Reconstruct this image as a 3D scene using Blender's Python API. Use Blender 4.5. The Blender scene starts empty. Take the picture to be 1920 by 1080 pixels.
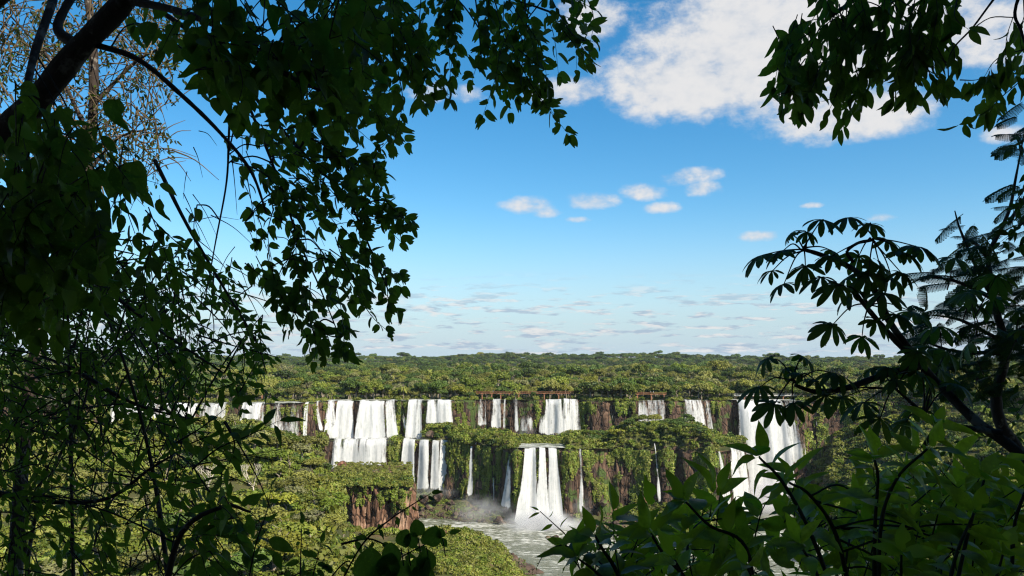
import bpy, math, random
import numpy as np
from mathutils import Vector, Matrix, Euler

# ------------------------------------------------------------------ camera, world, sun, exposure
SC = bpy.context.scene
COL = SC.collection
random.seed(7)
RNG = np.random.default_rng(11)
F = 1493.0                       # focal length in pixels of the 1920 wide photograph (28 mm lens)
PITCH = math.radians(5.17)
EYE = 104.0

cd = bpy.data.cameras.new('camera')
cam = bpy.data.objects.new('camera', cd); COL.objects.link(cam)
cam.location = (0, 0, EYE); cam.rotation_euler = (math.pi/2 + PITCH, 0, 0)
cd.sensor_width = 36.0; cd.lens = 28.0; cd.clip_start = 0.05; cd.clip_end = 30000
SC.camera = cam

SUN_EL = math.radians(39); SUN_AZ = math.radians(180-46)      # clockwise from +Y (behind the viewer, to the right)
TO_SUN = Vector((math.sin(SUN_AZ)*math.cos(SUN_EL), math.cos(SUN_AZ)*math.cos(SUN_EL), math.sin(SUN_EL)))

def ray(px, py):
    yu = (540-py)/F; c, s = math.cos(PITCH), math.sin(PITCH)
    return Vector(((px-960)/F, c - yu*s, s + yu*c))
def azel(px, py):
    d = ray(px, py).normalized()
    return math.atan2(d.x, d.y), math.asin(d.z)

W = bpy.data.worlds.new('World'); SC.world = W; W.use_nodes = True
def build_world():
    nt = W.node_tree; nt.nodes.clear(); L = nt.links.new
    def N(t, **k):
        n = nt.nodes.new(t)
        for a, b in k.items(): setattr(n, a, b)
        return n
    def M(op, a, b=None, c=None):
        n = N('ShaderNodeMath', operation=op)
        for i, v in enumerate((a, b, c)):
            if v is None: continue
            if isinstance(v, (int, float)): n.inputs[i].default_value = v
            else: L(v, n.inputs[i])
        return n.outputs[0]
    sky = N('ShaderNodeTexSky', sky_type='NISHITA'); sky.sun_disc = False
    sky.sun_elevation = SUN_EL; sky.sun_rotation = SUN_AZ
    sky.altitude = 200; sky.air_density = 1.0; sky.dust_density = 0.6; sky.ozone_density = 2.2
    hs = N('ShaderNodeHueSaturation'); L(sky.outputs[0], hs.inputs['Color'])
    hs.inputs['Hue'].default_value = 0.492; hs.inputs['Saturation'].default_value = 1.4; hs.inputs['Value'].default_value = 1.06
    tc = N('ShaderNodeTexCoord'); sp = N('ShaderNodeSeparateXYZ'); L(tc.outputs['Generated'], sp.inputs[0])
    x, y, z = sp.outputs
    az = M('ARCTAN2', x, y); el = M('ARCSINE', z)
    cb = N('ShaderNodeCombineXYZ'); L(az, cb.inputs[0]); L(M('MULTIPLY', el, 1.5), cb.inputs[1])
    def noise(scale, detail, rough, vec, w=None):
        n = N('ShaderNodeTexNoise'); n.inputs['Scale'].default_value = scale; n.inputs['Detail'].default_value = detail
        n.inputs['Roughness'].default_value = rough; L(vec, n.inputs['Vector']); return n
    warp = noise(16, 7, .6, cb.outputs[0]).outputs[0]
    fine = noise(55, 6, .62, cb.outputs[0]).outputs[0]
    n1 = M('ADD', M('MULTIPLY', M('SUBTRACT', warp, .5), 2.3), M('MULTIPLY', M('SUBTRACT', fine, .5), .9))
    blobs = [(1440,90,290,130,1.15),(1285,150,180,74,1.1),(1075,172,95,34,.75),(1590,215,185,54,.95),(1600,30,260,125,1.15),(1400,0,125,80,1.0),
             (1845,60,150,70,.75),(1110,35,75,55,.8),(885,175,60,26,.45),(990,386,70,26,.55),(1020,398,45,16,.45),(1110,376,66,22,.6),(1205,360,54,22,.55),
             (1240,390,44,15,.5),(1290,332,80,22,.55),(1318,352,50,22,.5),(1082,412,34,10,.3),(1425,443,60,14,.55),(1650,408,46,11,.35),
             (1880,250,60,20,.5),(1520,385,34,8,.4),(800,175,60,30,.35),(600,560,240,20,.35)]
    best = None
    for px, py, rx, ry, w in blobs:
        a0, e0 = azel(px, py); ra = rx/F*math.cos(a0)**2; re = ry/F*.97
        u = M('MULTIPLY', M('SUBTRACT', az, a0), 1/ra); v = M('MULTIPLY', M('SUBTRACT', el, e0), 1/re)
        d = M('SUBTRACT', w, M('ADD', M('MULTIPLY', u, u), M('MULTIPLY', v, v)))
        best = d if best is None else M('MAXIMUM', best, d)
    best = M('MAXIMUM', best, -1.2)
    dens = M('ADD', best, n1)
    mr = N('ShaderNodeMapRange', interpolation_type='SMOOTHSTEP'); L(dens, mr.inputs[0])
    mr.inputs[1].default_value = -.2; mr.inputs[2].default_value = .85
    cum = M('MULTIPLY', mr.outputs[0], .97)
    # thin flat clouds low over the horizon, all the way round
    cb2 = N('ShaderNodeCombineXYZ'); L(M('MULTIPLY', az, 1.0), cb2.inputs[0]); L(M('MULTIPLY', el, 6.0), cb2.inputs[1]); cb2.inputs[2].default_value = 3.3
    st = noise(21, 6, .6, cb2.outputs[0]).outputs[0]
    band = N('ShaderNodeMapRange', interpolation_type='SMOOTHSTEP'); L(el, band.inputs[0]); band.inputs[1].default_value = .12; band.inputs[2].default_value = .05
    ms = N('ShaderNodeMapRange', interpolation_type='SMOOTHSTEP'); L(st, ms.inputs[0]); ms.inputs[1].default_value = .50; ms.inputs[2].default_value = .61
    strk = M('MULTIPLY', M('MULTIPLY', ms.outputs[0], band.outputs[0]), .8)
    hz = N('ShaderNodeMapRange', interpolation_type='SMOOTHERSTEP'); L(el, hz.inputs[0]); hz.inputs[1].default_value = .22; hz.inputs[2].default_value = -.06; hz.inputs[4].default_value = .95
    hmix = N('ShaderNodeMix', data_type='RGBA'); L(hz.outputs[0], hmix.inputs[0]); L(hs.outputs[0], hmix.inputs[6]); hmix.inputs[7].default_value = (2.9, 3.95, 4.95, 1)
    mixs = N('ShaderNodeMix', data_type='RGBA'); L(strk, mixs.inputs[0]); L(hmix.outputs[2], mixs.inputs[6])
    cr = N('ShaderNodeMix', data_type='RGBA'); crr = N('ShaderNodeMapRange', interpolation_type='SMOOTHSTEP'); L(noise(34, 4, .6, cb2.outputs[0]).outputs[0], crr.inputs[0]); crr.inputs[1].default_value = .42; crr.inputs[2].default_value = .62; L(crr.outputs[0], cr.inputs[0])
    cr.inputs[6].default_value = (2.5, 3.15, 4.0, 1); cr.inputs[7].default_value = (5.3, 5.15, 5.1, 1); L(cr.outputs[2], mixs.inputs[7])
    shade = N('ShaderNodeMix', data_type='RGBA'); 
    sh = N('ShaderNodeMapRange', interpolation_type='SMOOTHSTEP'); L(M('ADD', M('ADD', M('MULTIPLY', best, .16), warp), M('MULTIPLY', M('SUBTRACT', fine, .5), .5)), sh.inputs[0]); sh.inputs[1].default_value = .32; sh.inputs[2].default_value = .78
    L(sh.outputs[0], shade.inputs[0]); shade.inputs[6].default_value = (3.6, 3.95, 4.5, 1); shade.inputs[7].default_value = (5.15, 5.1, 5.1, 1)
    mixc = N('ShaderNodeMix', data_type='RGBA'); L(cum, mixc.inputs[0]); L(mixs.outputs[2], mixc.inputs[6]); L(shade.outputs[2], mixc.inputs[7])
    bg = N('ShaderNodeBackground'); L(mixc.outputs[2], bg.inputs[0]); bg.inputs[1].default_value = 0.085
    out = N('ShaderNodeOutputWorld'); L(bg.outputs[0], out.inputs[0])
build_world()

sl = bpy.data.lights.new('sun', 'SUN'); sl.energy = 5.0; sl.angle = math.radians(.53); sl.color = (1, .91, .76)
so = bpy.data.objects.new('sun', sl); COL.objects.link(so); so.rotation_euler = TO_SUN.to_track_quat('Z', 'Y').to_euler()
SC.view_settings.view_transform = 'Standard'; SC.view_settings.look = 'None'; SC.view_settings.gamma = 1
SC.view_settings.use_curve_mapping = False; SC.view_settings.exposure = 0.9
SC.render.engine = 'CYCLES'
SC.cycles.max_bounces = 6; SC.cycles.transparent_max_bounces = 24; SC.cycles.volume_bounces = 1
SC.cycles.filter_width = 1.2; SC.cycles.use_denoising = True; SC.cycles.denoising_prefilter = 'ACCURATE'

# ------------------------------------------------------------------ helpers
def P(px, py, Y):
    d = ray(px, py); return Vector((d.x/d.y*Y, Y, EYE + d.z/d.y*Y))
def zat(py, Y):
    d = ray(960, py); return EYE + d.z/d.y*Y
KX = 1.0116
def xof(p, Y): return (p-960)/F*Y/KX
def pof(x, Y): return 960 + F*KX*x/Y
def sm(a, b, x):
    t = np.clip((np.asarray(x, float)-a)/(b-a), 0, 1); return t*t*(3-2*t)
def _h(ix, iy, iz, s):
    h = (ix.astype(np.int64)*374761393 + iy.astype(np.int64)*668265263 + iz.astype(np.int64)*2147483647 + s*974634777) & 0x7fffffff
    h = ((h ^ (h >> 13))*1274126177) & 0x7fffffff
    return ((h ^ (h >> 16)) & 0xffff)/65535.0
def vn(x, y, z=0., s=0):
    x, y, z = np.broadcast_arrays(np.asarray(x, float), np.asarray(y, float), np.asarray(z, float))
    fx, fy, fz = np.floor(x), np.floor(y), np.floor(z); tx, ty, tz = x-fx, y-fy, z-fz
    tx, ty, tz = [t*t*(3-2*t) for t in (tx, ty, tz)]
    r = 0
    for a in (0, 1):
        for b in (0, 1):
            for c in (0, 1):
                r = r + _h(fx+a, fy+b, fz+c, s)*(tx if a else 1-tx)*(ty if b else 1-ty)*(tz if c else 1-tz)
    return r
def fbm(x, y, z=0., s=0, o=4):
    r, a, f, t = 0, 1., 1., 0
    for i in range(o):
        r = r + a*vn(np.asarray(x)*f, np.asarray(y)*f, np.asarray(z)*f, s+i); t += a; a *= .5; f *= 2.03
    return r/t

class MB:
    def __init__(s): s.v, s.f, s.n, s.mi = [], [], 0, []
    def add(s, v, f, mi=0):
        v = np.asarray(v, float); s.v.append(v); s.f.extend([[i+s.n for i in q] for q in f]); s.mi.extend([mi]*len(f)); s.n += len(v)
    def tube(s, pts, radii, sides=6, mi=0, cap=True):
        pts = [Vector(p) for p in pts]; n = len(pts); V = []
        up = Vector((.31, .17, .93)).normalized()
        for i, p in enumerate(pts):
            t = (pts[min(i+1, n-1)]-pts[max(i-1, 0)]); t = t.normalized() if t.length > 1e-9 else Vector((0, 0, 1))
            a = t.cross(up)
            a = a.normalized() if a.length > 1e-4 else t.orthogonal().normalized()
            b = t.cross(a)
            for k in range(sides):
                an = 2*math.pi*k/sides; V.append(p + (a*math.cos(an)+b*math.sin(an))*radii[i])
        Fc = [[i*sides+k, i*sides+(k+1) % sides, (i+1)*sides+(k+1) % sides, (i+1)*sides+k] for i in range(n-1) for k in range(sides)]
        if cap: Fc += [list(range(sides))[::-1], [(n-1)*sides+k for k in range(sides)]]
        s.add([tuple(q) for q in V], Fc, mi)
    def box(s, c, d, rz=0, mi=0):
        c = Vector(c); R = Matrix.Rotation(rz, 3, 'Z'); V = []
        for x in (-.5, .5):
            for y in (-.5, .5):
                for z in (-.5, .5): V.append(tuple(c + R @ Vector((x*d[0], y*d[1], z*d[2]))))
        s.add(V, [[0,1,3,2],[4,6,7,5],[0,4,5,1],[2,3,7,6],[0,2,6,4],[1,5,7,3]], mi)
    def mesh(s, name, mats, smooth=False):
        m = bpy.data.meshes.new(name)
        if s.v:
            m.from_pydata(np.concatenate(s.v).tolist(), [], s.f)
            if any(s.mi): m.polygons.foreach_set('material_index', s.mi)
        for x in (mats if isinstance(mats, (list, tuple)) else [mats]): m.materials.append(x)
        if smooth: m.polygons.foreach_set('use_smooth', [True]*len(m.polygons))
        m.update(); return m
    def build(s, name, mats, parent=None, smooth=False, **props):
        return link(name, s.mesh(name, mats, smooth), parent, **props)
def link(name, data, parent=None, loc=None, **props):
    o = bpy.data.objects.new(name, data); COL.objects.link(o)
    if parent is not None:
        o.parent = parent
        o.location = tuple(-Vector(parent.location)) if loc is None else loc
    elif loc is not None: o.location = loc
    for k, v in props.items(): o[k] = v
    return o
def empty(name, loc, label, cat, group=None):
    o = bpy.data.objects.new(name, None); COL.objects.link(o); o.location = loc; o.empty_display_size = .2
    o['label'] = label; o['category'] = cat
    if group: o['group'] = group
    return o
def gridmesh(V, nu, nv):
    idx = np.arange(nu*nv).reshape(nu, nv)
    q = np.stack([idx[:-1, :-1], idx[1:, :-1], idx[1:, 1:], idx[:-1, 1:]], -1).reshape(-1, 4)
    return V.reshape(-1, 3), q
def npmesh(name, V, Q, mats, smooth=True):
    m = bpy.data.meshes.new(name); n, k = Q.shape
    m.vertices.add(len(V)); m.vertices.foreach_set('co', np.ascontiguousarray(V, dtype=np.float32).ravel())
    m.loops.add(n*k); m.loops.foreach_set('vertex_index', np.ascontiguousarray(Q, dtype=np.int32).ravel())
    m.polygons.add(n); m.polygons.foreach_set('loop_start', np.arange(0, n*k, k, dtype=np.int32))
    if smooth: m.polygons.foreach_set('use_smooth', np.ones(n, bool))
    for x in (mats if isinstance(mats, (list, tuple)) else [mats]): m.materials.append(x)
    m.update(calc_edges=True); m.validate(); return m

# ------------------------------------------------------------------ materials
class NT:
    def __init__(s, name):
        s.m = bpy.data.materials.new(name); s.m.use_nodes = True; s.t = s.m.node_tree; s.t.nodes.clear()
        s.out = s.t.nodes.new('ShaderNodeOutputMaterial')
    def N(s, t, ins=None, **k):
        n = s.t.nodes.new(t)
        for a, b in k.items(): setattr(n, a, b)
        for a, b in (ins or {}).items():
            if isinstance(b, bpy.types.NodeSocket): s.t.links.new(b, n.inputs[a])
            else: n.inputs[a].default_value = b
        return n
    def M(s, op, a, b=0., c=0.):
        return s.N('ShaderNodeMath', {0: a, 1: b, 2: c}, operation=op).outputs[0]
    def noise(s, vec, scale, detail=4, rough=.55):
        return s.N('ShaderNodeTexNoise', {'Vector': vec, 'Scale': scale, 'Detail': detail, 'Roughness': rough}).outputs[0]
    def ramp(s, fac, stops):
        r = s.N('ShaderNodeValToRGB', {0: fac}); e = r.color_ramp.elements
        while len(e) < len(stops): e.new(.5)
        for i, (p, c) in enumerate(stops): e[i].position = p; e[i].color = (*c, 1)
        return r.outputs[0]
    def mix(s, f, a, b):
        n = s.N('ShaderNodeMix', data_type='RGBA')
        for i, v in ((0, f), (6, a), (7, b)):
            if isinstance(v, bpy.types.NodeSocket): s.t.links.new(v, n.inputs[i])
            elif i == 0: n.inputs[0].default_value = v
            else: n.inputs[i].default_value = (*v, 1)
        return n.outputs[2]
    def step(s, a, b, x): return s.N('ShaderNodeMapRange', {0: x, 1: a, 2: b}, interpolation_type='SMOOTHSTEP').outputs[0]
    def surf(s, sock): s.t.links.new(sock, s.out.inputs[0]); return s.m
    def mapping(s, vec, scale): return s.N('ShaderNodeMapping', {'Vector': vec, 'Scale': scale}).outputs[0]
    def obj(s): return s.N('ShaderNodeTexCoord').outputs['Object']
    def geo(s): return s.N('ShaderNodeNewGeometry')
    def bsdf(s, col, rough=.8, bump=None, strength=.5, dist=1., spec=.3):
        n = s.N('ShaderNodeBsdfPrincipled', {'Roughness': rough, 'Specular IOR Level': spec})
        if isinstance(col, tuple): n.inputs['Base Color'].default_value = (*col, 1)
        else: s.t.links.new(col, n.inputs['Base Color'])
        if bump is not None:
            b = s.N('ShaderNodeBump', {'Height': bump, 'Strength': strength, 'Distance': dist}); s.t.links.new(b.outputs[0], n.inputs['Normal'])
        return n.outputs[0]

def leafy(name, cols, trans=.35, spread=.5, rough=.55, spec=.25, gain=2.4):
    """foliage: colour varies from clump to clump and from plant to plant; a thin translucent blade"""
    t = NT(name); g = t.geo(); oi = t.N('ShaderNodeObjectInfo')
    r = t.M('FRACT', t.M('ADD', t.M('MULTIPLY', g.outputs['Random Per Island'], spread), t.M('MULTIPLY', oi.outputs['Random'], 7.31)))
    cols = [(min(.2, c[0]*gain*1.08), min(.2, c[1]*gain), c[2]*gain*.55) for c in cols]; n = len(cols); col = t.ramp(r, [((i+.5)/n if n > 1 else .5, c) for i, c in enumerate(cols)])
    hv = t.N('ShaderNodeHueSaturation', {'Value': t.M('ADD', .62, t.M('MULTIPLY', t.M('FRACT', t.M('MULTIPLY', oi.outputs['Random'], 57.3)), .7)), 'Color': col}); col = hv.outputs[0]
    a = t.bsdf(col, rough, spec=spec)
    tr = t.N('ShaderNodeBsdfTranslucent', {'Color': t.mix(.35, col, (.12, .16, .015))}).outputs[0]
    return t.surf(t.N('ShaderNodeMixShader', {0: trans, 1: a, 2: tr}).outputs[0])

MAT = {}
MAT['broad'] = leafy('leaf_green', [(.040,.062,.014),(.056,.082,.018),(.072,.092,.024),(.05,.07,.018)], .3)
MAT['dark'] = leafy('leaf_deep_green', [(.016,.030,.010),(.022,.040,.012),(.030,.050,.014)], .2)
MAT['olive'] = leafy('leaf_olive', [(.085,.088,.030),(.105,.102,.040),(.072,.080,.026)], .3)
MAT['dry'] = leafy('leaf_dry_olive', [(.13,.105,.055),(.11,.098,.048),(.15,.125,.07)], .3)
MAT['lime'] = leafy('leaf_lime', [(.088,.115,.018),(.105,.125,.024),(.07,.098,.018)], .35)
MAT['palm'] = leafy('palm_green', [(.06,.075,.022),(.10,.10,.03)], .25)
MAT['scrub'] = leafy('scrub_green', [(.05,.075,.018),(.078,.10,.022),(.095,.105,.03),(.06,.078,.022),(.11,.10,.045)], .3, 1.)
MAT['hang'] = leafy('hanging_moss_green', [(.045,.075,.014),(.065,.10,.018),(.075,.10,.03),(.04,.062,.016)], .25, 1.)
MAT['grass'] = leafy('dry_grass', [(.14,.115,.045),(.11,.11,.035),(.16,.12,.06),(.08,.09,.025)], .3, 1.)
MAT['bark_far'] = NT('pale_bark'); MAT['bark_far'] = MAT['bark_far'].surf(MAT['bark_far'].bsdf((.20,.165,.125), .9))

def rock_mat(name, base, mid, light, moss, mossamt, vert=.12, wet=.0):
    t = NT(name); o = t.obj()
    a = t.noise(t.mapping(o, (.35, .35, vert*.5)), 1., 7, .62); b = t.noise(t.mapping(o, (.9, .9, .09)), 1., 5, .6); c = t.noise(o, .06, 4)
    f = t.M('ADD', t.M('MULTIPLY', a, .6), t.M('ADD', t.M('MULTIPLY', b, .35), t.M('MULTIPLY', t.M('SUBTRACT', c, .5), .55)))
    col = t.ramp(f, [(.34, base), (.47, mid), (.60, light), (.72, tuple(x*1.25 for x in light))])
    crack = t.N('ShaderNodeTexVoronoi', {'Vector': t.mapping(o, (.32, .32, .11)), 'Scale': 1.}, feature='DISTANCE_TO_EDGE').outputs[0]
    col = t.mix(t.step(.07, .0, crack), col, tuple(x*.45 for x in base))
    mo = t.M('ADD', t.noise(t.mapping(o, (.12, .12, .05)), 1., 6, .65), t.M('MULTIPLY', t.N('ShaderNodeSeparateXYZ', {0: t.geo().outputs['Normal']}).outputs[2], .16))
    mcol = t.mix(t.noise(o, .8, 3), moss, tuple(x*1.7 for x in moss))
    col = t.mix(t.step(.62-mossamt, .70-mossamt, mo), col, mcol)
    h = t.M('ADD', t.noise(t.mapping(o, (.8, .8, .25)), 1., 8, .7), t.M('MULTIPLY', t.step(0, .12, crack), .5))
    return t.surf(t.bsdf(col, .85-wet, h, .9, 1.2, .25))
MAT['cliff'] = rock_mat('basalt_cliff', (.022,.015,.011), (.068,.040,.027), (.15,.092,.058), (.034,.052,.012), .09)
MAT['redcliff'] = rock_mat('orange_cliff', (.04,.023,.016), (.17,.09,.054), (.36,.235,.16), (.05,.06,.018), .03)
MAT['boulder'] = rock_mat('boulder_rock', (.035,.024,.018), (.085,.055,.04), (.15,.105,.08), (.05,.075,.015), .02, .5, .15)
MAT['redrock'] = rock_mat('red_boulder_rock', (.06,.028,.018), (.13,.06,.036), (.2,.10,.06), (.05,.06,.018), -.3, .5)

def soil_mat(name, cols, sc=.05):
    t = NT(name); o = t.obj(); n = t.noise(o, sc, 8, .62)
    return t.surf(t.bsdf(t.ramp(n, [(.3+.4*i/max(1, len(cols)-1), c) for i, c in enumerate(cols)]), .95, t.noise(o, 1.2, 6, .7), .6, .6, .1))
MAT['forestfloor'] = soil_mat('forest_floor', [(.020,.026,.009),(.035,.042,.014),(.05,.055,.02)])
MAT['slope'] = soil_mat('slope_soil', [(.03,.036,.012),(.05,.06,.018),(.075,.07,.03),(.12,.07,.045)])
MAT['duff'] = soil_mat('leaf_litter_soil', [(.02,.014,.008),(.04,.027,.016)], 1.)

def fall_mat():
    t = NT('falling_water'); uv = t.N('ShaderNodeUVMap').outputs[0]
    d = t.N('ShaderNodeAttribute', attribute_name='cover').outputs['Fac']
    a = t.noise(t.mapping(uv, (.42, .022, 1)), 1., 5, .6); b = t.noise(t.mapping(uv, (1.7, .07, 1)), 1., 5, .65); c = t.noise(t.mapping(uv, (.8, .5, 1)), 1., 6, .7)
    s = t.M('ADD', t.M('MULTIPLY', a, .42), t.M('ADD', t.M('MULTIPLY', b, .38), t.M('MULTIPLY', c, .20)))
    al = t.step(-.09, .11, t.M('SUBTRACT', t.M('ADD', s, d), .5))
    col = t.ramp(t.M('ADD', t.M('MULTIPLY', b, .6), t.M('MULTIPLY', c, .4)), [(.33, (.36,.39,.39)), (.45, (.57,.59,.58)), (.58, (.74,.74,.73))])
    h = t.M('ADD', t.M('MULTIPLY', b, .7), t.M('MULTIPLY', c, .6))
    df = t.bsdf(col, .75, h, .3, .3, .15)
    tl = t.N('ShaderNodeBsdfTranslucent', {'Color': (.85, .87, .86, 1)}).outputs[0]
    w = t.N('ShaderNodeMixShader', {0: .38, 1: df, 2: tl}).outputs[0]
    return t.surf(t.N('ShaderNodeMixShader', {0: al, 1: t.N('ShaderNodeBsdfTransparent').outputs[0], 2: w}).outputs[0])
MAT['fall'] = fall_mat()
def river_mat():
    t = NT('river_water'); o = t.obj()
    w = t.noise(t.mapping(o, (.35, 1.0, 1)), .55, 6, .62); big = t.noise(t.mapping(o, (.025, .06, 1)), 1., 5, .6)
    d = t.N('ShaderNodeAttribute', attribute_name='cover').outputs['Fac']
    fm = t.step(.50, .63, t.M('ADD', t.M('MULTIPLY', w, .62), t.M('ADD', t.M('MULTIPLY', big, .36), t.M('MULTIPLY', d, .5))))
    col = t.mix(big, (.085, .096, .058), (.135, .142, .095))
    col = t.mix(t.M('MULTIPLY', fm, .85), col, (.72, .72, .66))
    n = t.bsdf(col, .22, t.M('ADD', w, t.M('MULTIPLY', t.noise(o, 1.6, 5), .8)), .6, 1.0, .3)
    return t.surf(n)
MAT['river'] = river_mat()
def flat(name, c, r=.7): t = NT(name); return t.surf(t.bsdf(t.mix(t.noise(t.obj(), 3., 5), tuple(x*.75 for x in c), c), r))
MAT['rust'] = flat('rust_brown_steel', (.20, .085, .04)); MAT['concrete'] = flat('pale_concrete', (.55, .53, .48)); MAT['pier'] = flat('orange_brown_pier', (.28, .13, .07))
def mist_mat(den):
    t = NT('spray_mist'); o = t.obj(); r2 = t.N('ShaderNodeVectorMath', {0: o, 1: o}, operation='DOT_PRODUCT').outputs['Value']
    f = t.M('POWER', t.M('MAXIMUM', t.M('SUBTRACT', 1., r2), 0.), 1.6); n = t.step(.32, .72, t.noise(o, 2.2, 5, .6))
    v = t.N('ShaderNodeVolumePrincipled', {'Density': t.M('MULTIPLY', t.M('MULTIPLY', f, n), den), 'Color': (.98, .985, 1, 1), 'Anisotropy': .1})
    t.t.links.new(v.outputs[0], t.out.inputs['Volume']); return t.m

# ------------------------------------------------------------------ plan of the place: p = column in the photograph (a bearing), Y = metres ahead
UP = np.array([(-900,430),(-300,520),(300,556),(480,560),(560,566),(600,588),(640,598),(850,600),(885,612),(930,614),(1000,612),(1090,610),(1130,600),(1260,600),
               (1340,606),(1375,606),(1500,602),(1560,604),(1640,598),(1700,585),(1780,560),(1920,515),(2300,400),(3200,260)], float)
LO = np.array([(560,560),(600,584),(750,581),(842,577),(870,562),(905,552),(940,540),(965,529),(1060,527),(1100,528),(1160,531),(1230,523),(1300,512),(1335,506),(1352,512),(1378,524),(1392,545),(1400,606)], float)
Z_LIP, Z_TER = 73.5, 46.0
FL = [(622,730),(752,843),(880,889),(921,929),(940,964),(974,1056),(1082,1096),(1221,1238),(1340,1395)]
def upY(p): return np.interp(p, UP[:, 0], UP[:, 1]) + (fbm(np.asarray(p, float)*.035, 1.5, 0, 51, 3)-.5)*9
def loY(p):
    p = np.asarray(p, float)
    return np.where((p < 590) | (p > 1400), upY(p)-1.0, np.minimum(np.interp(p, LO[:, 0], LO[:, 1]) + (fbm(p*.045, 7.5, 0, 53, 3)-.5)*9, upY(p)-1))
def baseZ(p): return np.interp(p, [-900,560,620,760,860,930,980,1060,1100,1180,1240,1330,1360,1400,1470,1510,1560,1650,1720,2400,3200], [40,38,14,12,11,6,0,0,5,9,15,15,9,2,0,10,50,64,71,71,71])
def talus(p): return np.interp(p, [560,760,850,930,965,985,1055,1075,1110,1200,1330,1400,1470,1540,1600,1700,1900], [50,60,56,44,30,5,5,26,44,52,56,30,10,110,180,240,260])
def z_plateau(p, Y):
    return Z_LIP + 6.5*sm(640, 900, Y) - 4*sm(1000, 1400, Y) + 28*sm(1700, 2900, Y) - 9*sm(1400, 2000, p)*sm(1700, 2900, Y) + (8*sm(800, 900, p)*(1-sm(1240, 1340, p)) + 9*(fbm(np.asarray(p)*.012, Y*.002, 0, 33, 3)-.5))*sm(1900, 2900, Y) + 3.0*(fbm(xof(p, Y)*.012, Y*.012, 0, 5)-.5)*sm(620, 700, Y)
def z_terrace(p, Y):
    b = 11*sm(1110, 1190, p)*(1-sm(1300, 1352, p)) + 9*sm(790, 815, p)*(1-sm(862, 905, p))*sm(.3, .6, (Y-loY(p))/np.maximum(upY(p)-loY(p), 8))*(1-sm(.75, 1., (Y-loY(p))/np.maximum(upY(p)-loY(p), 8)))
    b = b + 4*sm(880, 905, p)*(1-sm(950, 975, p)) + 3.5*sm(1050, 1075, p)*(1-sm(1100, 1120, p))
    rim = np.clip(fbm(np.asarray(p)*.045, 3., 0, 13, 3)-.42, 0, 1)*14
    for a, c in FL: rim = rim*(1-sm(a-9, a-1, p)*(1-sm(c+1, c+9, p)))
    return Z_TER + rim*(1-sm(6, 26, Y-loY(p))) + b*sm(0, 6, Y-loY(p)) + (fbm(xof(p, Y)*.12, Y*.12, 0, 9)-.5)*3*sm(0, 5, Y-loY(p))
def z_gorge(p, Y):
    p, Y = np.broadcast_arrays(np.asarray(p, float), np.asarray(Y, float)); x = xof(p, Y)
    d = np.clip(loY(p)-Y, 0, 1e6); bz = baseZ(p)
    z = bz - (bz+4)*np.clip(d/talus(p), 0, 1)**.8
    z = z + (fbm(x*.09, Y*.09, 0, 3, 5)-.5)*5*sm(0, 8, z+3)*sm(0, 4, d)
    # rocky mound in front of the block, then the block's foot
    m = np.interp(p, [560,600,700,790,830,900,945,985,1008,1030], [22,21,18.5,19,19,17.5,11,4,.8,-4])
    m = np.where(Y < 405, m*sm(250, 345, Y), m*(1-sm(405, 405+np.interp(p, [560,700,790,800,1000], [60,60,50,26,20]), Y)))
    z = np.maximum(z, m + (fbm(x*.12, Y*.12, 0, 21, 5)-.5)*3.2*sm(0, 6, m) - 4*(1-sm(0, 4, m)))
    # wooded hill on the left
    g = np.interp(p, [-300,200,350,450,520,580,620,640], [72,74,75,76,72,65,55,48])
    hz = 55 + (g-55)*np.clip((Y-150)/190, 0, 1.25)
    hz = hz - 60*sm(345, 420, Y)
    hz = np.where(Y < 150, 55 + (150-Y)*.33, hz) + (fbm(x*.03, Y*.03, 0, 31)-.5)*7
    k = 1-sm(625, 700, p + (fbm(Y*.03, x*.02, 0, 4)-.5)*30)
    z = np.maximum(z, hz*k - 5*(1-k))
    # near bank under the viewer
    nb = 102.2 - .55*np.maximum(Y-1.2, 0)*(1-.35*sm(40, 200, Y))
    z = np.maximum(z, nb - 0*Y)
    # right-hand wooded bank below the viewer's side
    return z

# ------------------------------------------------------------------ structure: ground sheets
def sheet(name, ps, rows, zf, yf, mat, **kw):
    p = np.asarray(ps, float)[:, None]; t = np.asarray(rows, float)[None, :]
    Y = yf(p, t); PP = np.broadcast_to(p, Y.shape); Z = zf(PP, Y)
    V, Q = gridmesh(np.stack([xof(PP, Y), Y, Z], -1), *Y.shape)
    o = link(name, npmesh(name, V, Q, mat), kind='structure'); return o
ps_w = np.concatenate([np.linspace(-900, 280, 60), np.linspace(300, 1920, 420), np.linspace(1950, 3200, 50)])
sheet('plateau_terrain', ps_w, np.concatenate([np.linspace(0, 100, 14), np.linspace(120, 1200, 40), np.linspace(1300, 3200, 36), np.linspace(3600, 14000, 12)]),
      z_plateau, lambda p, t: upY(p)+t, MAT['forestfloor'])
sheet('terrace_terrain', np.linspace(592, 1399, 420), np.linspace(0, 1, 34), z_terrace, lambda p, t: loY(p)+(upY(p)+1.5-loY(p))*t, MAT['slope'])
sheet('gorge_terrain', np.concatenate([np.linspace(-900, 280, 50), np.linspace(290, 1700, 560), np.linspace(1720, 3200, 60)]),
      np.concatenate([np.linspace(0, .5, 90), np.linspace(.505, 1, 130)]), z_gorge, lambda p, t: 3+(loY(p)+1.5-3)*t, MAT['slope'])
g = MB(); n = 30
xs = np.linspace(-60, 60, n); ys = np.linspace(-90, 3.5, n); XX, YY = np.meshgrid(xs, ys, indexing='ij')
V, Q = gridmesh(np.stack([XX, YY, 102.2 - .55*np.maximum(YY-1.2, 0) + (fbm(XX*.5, YY*.5, 0, 2)-.5)*.25 - .02], -1), n, n)
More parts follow.
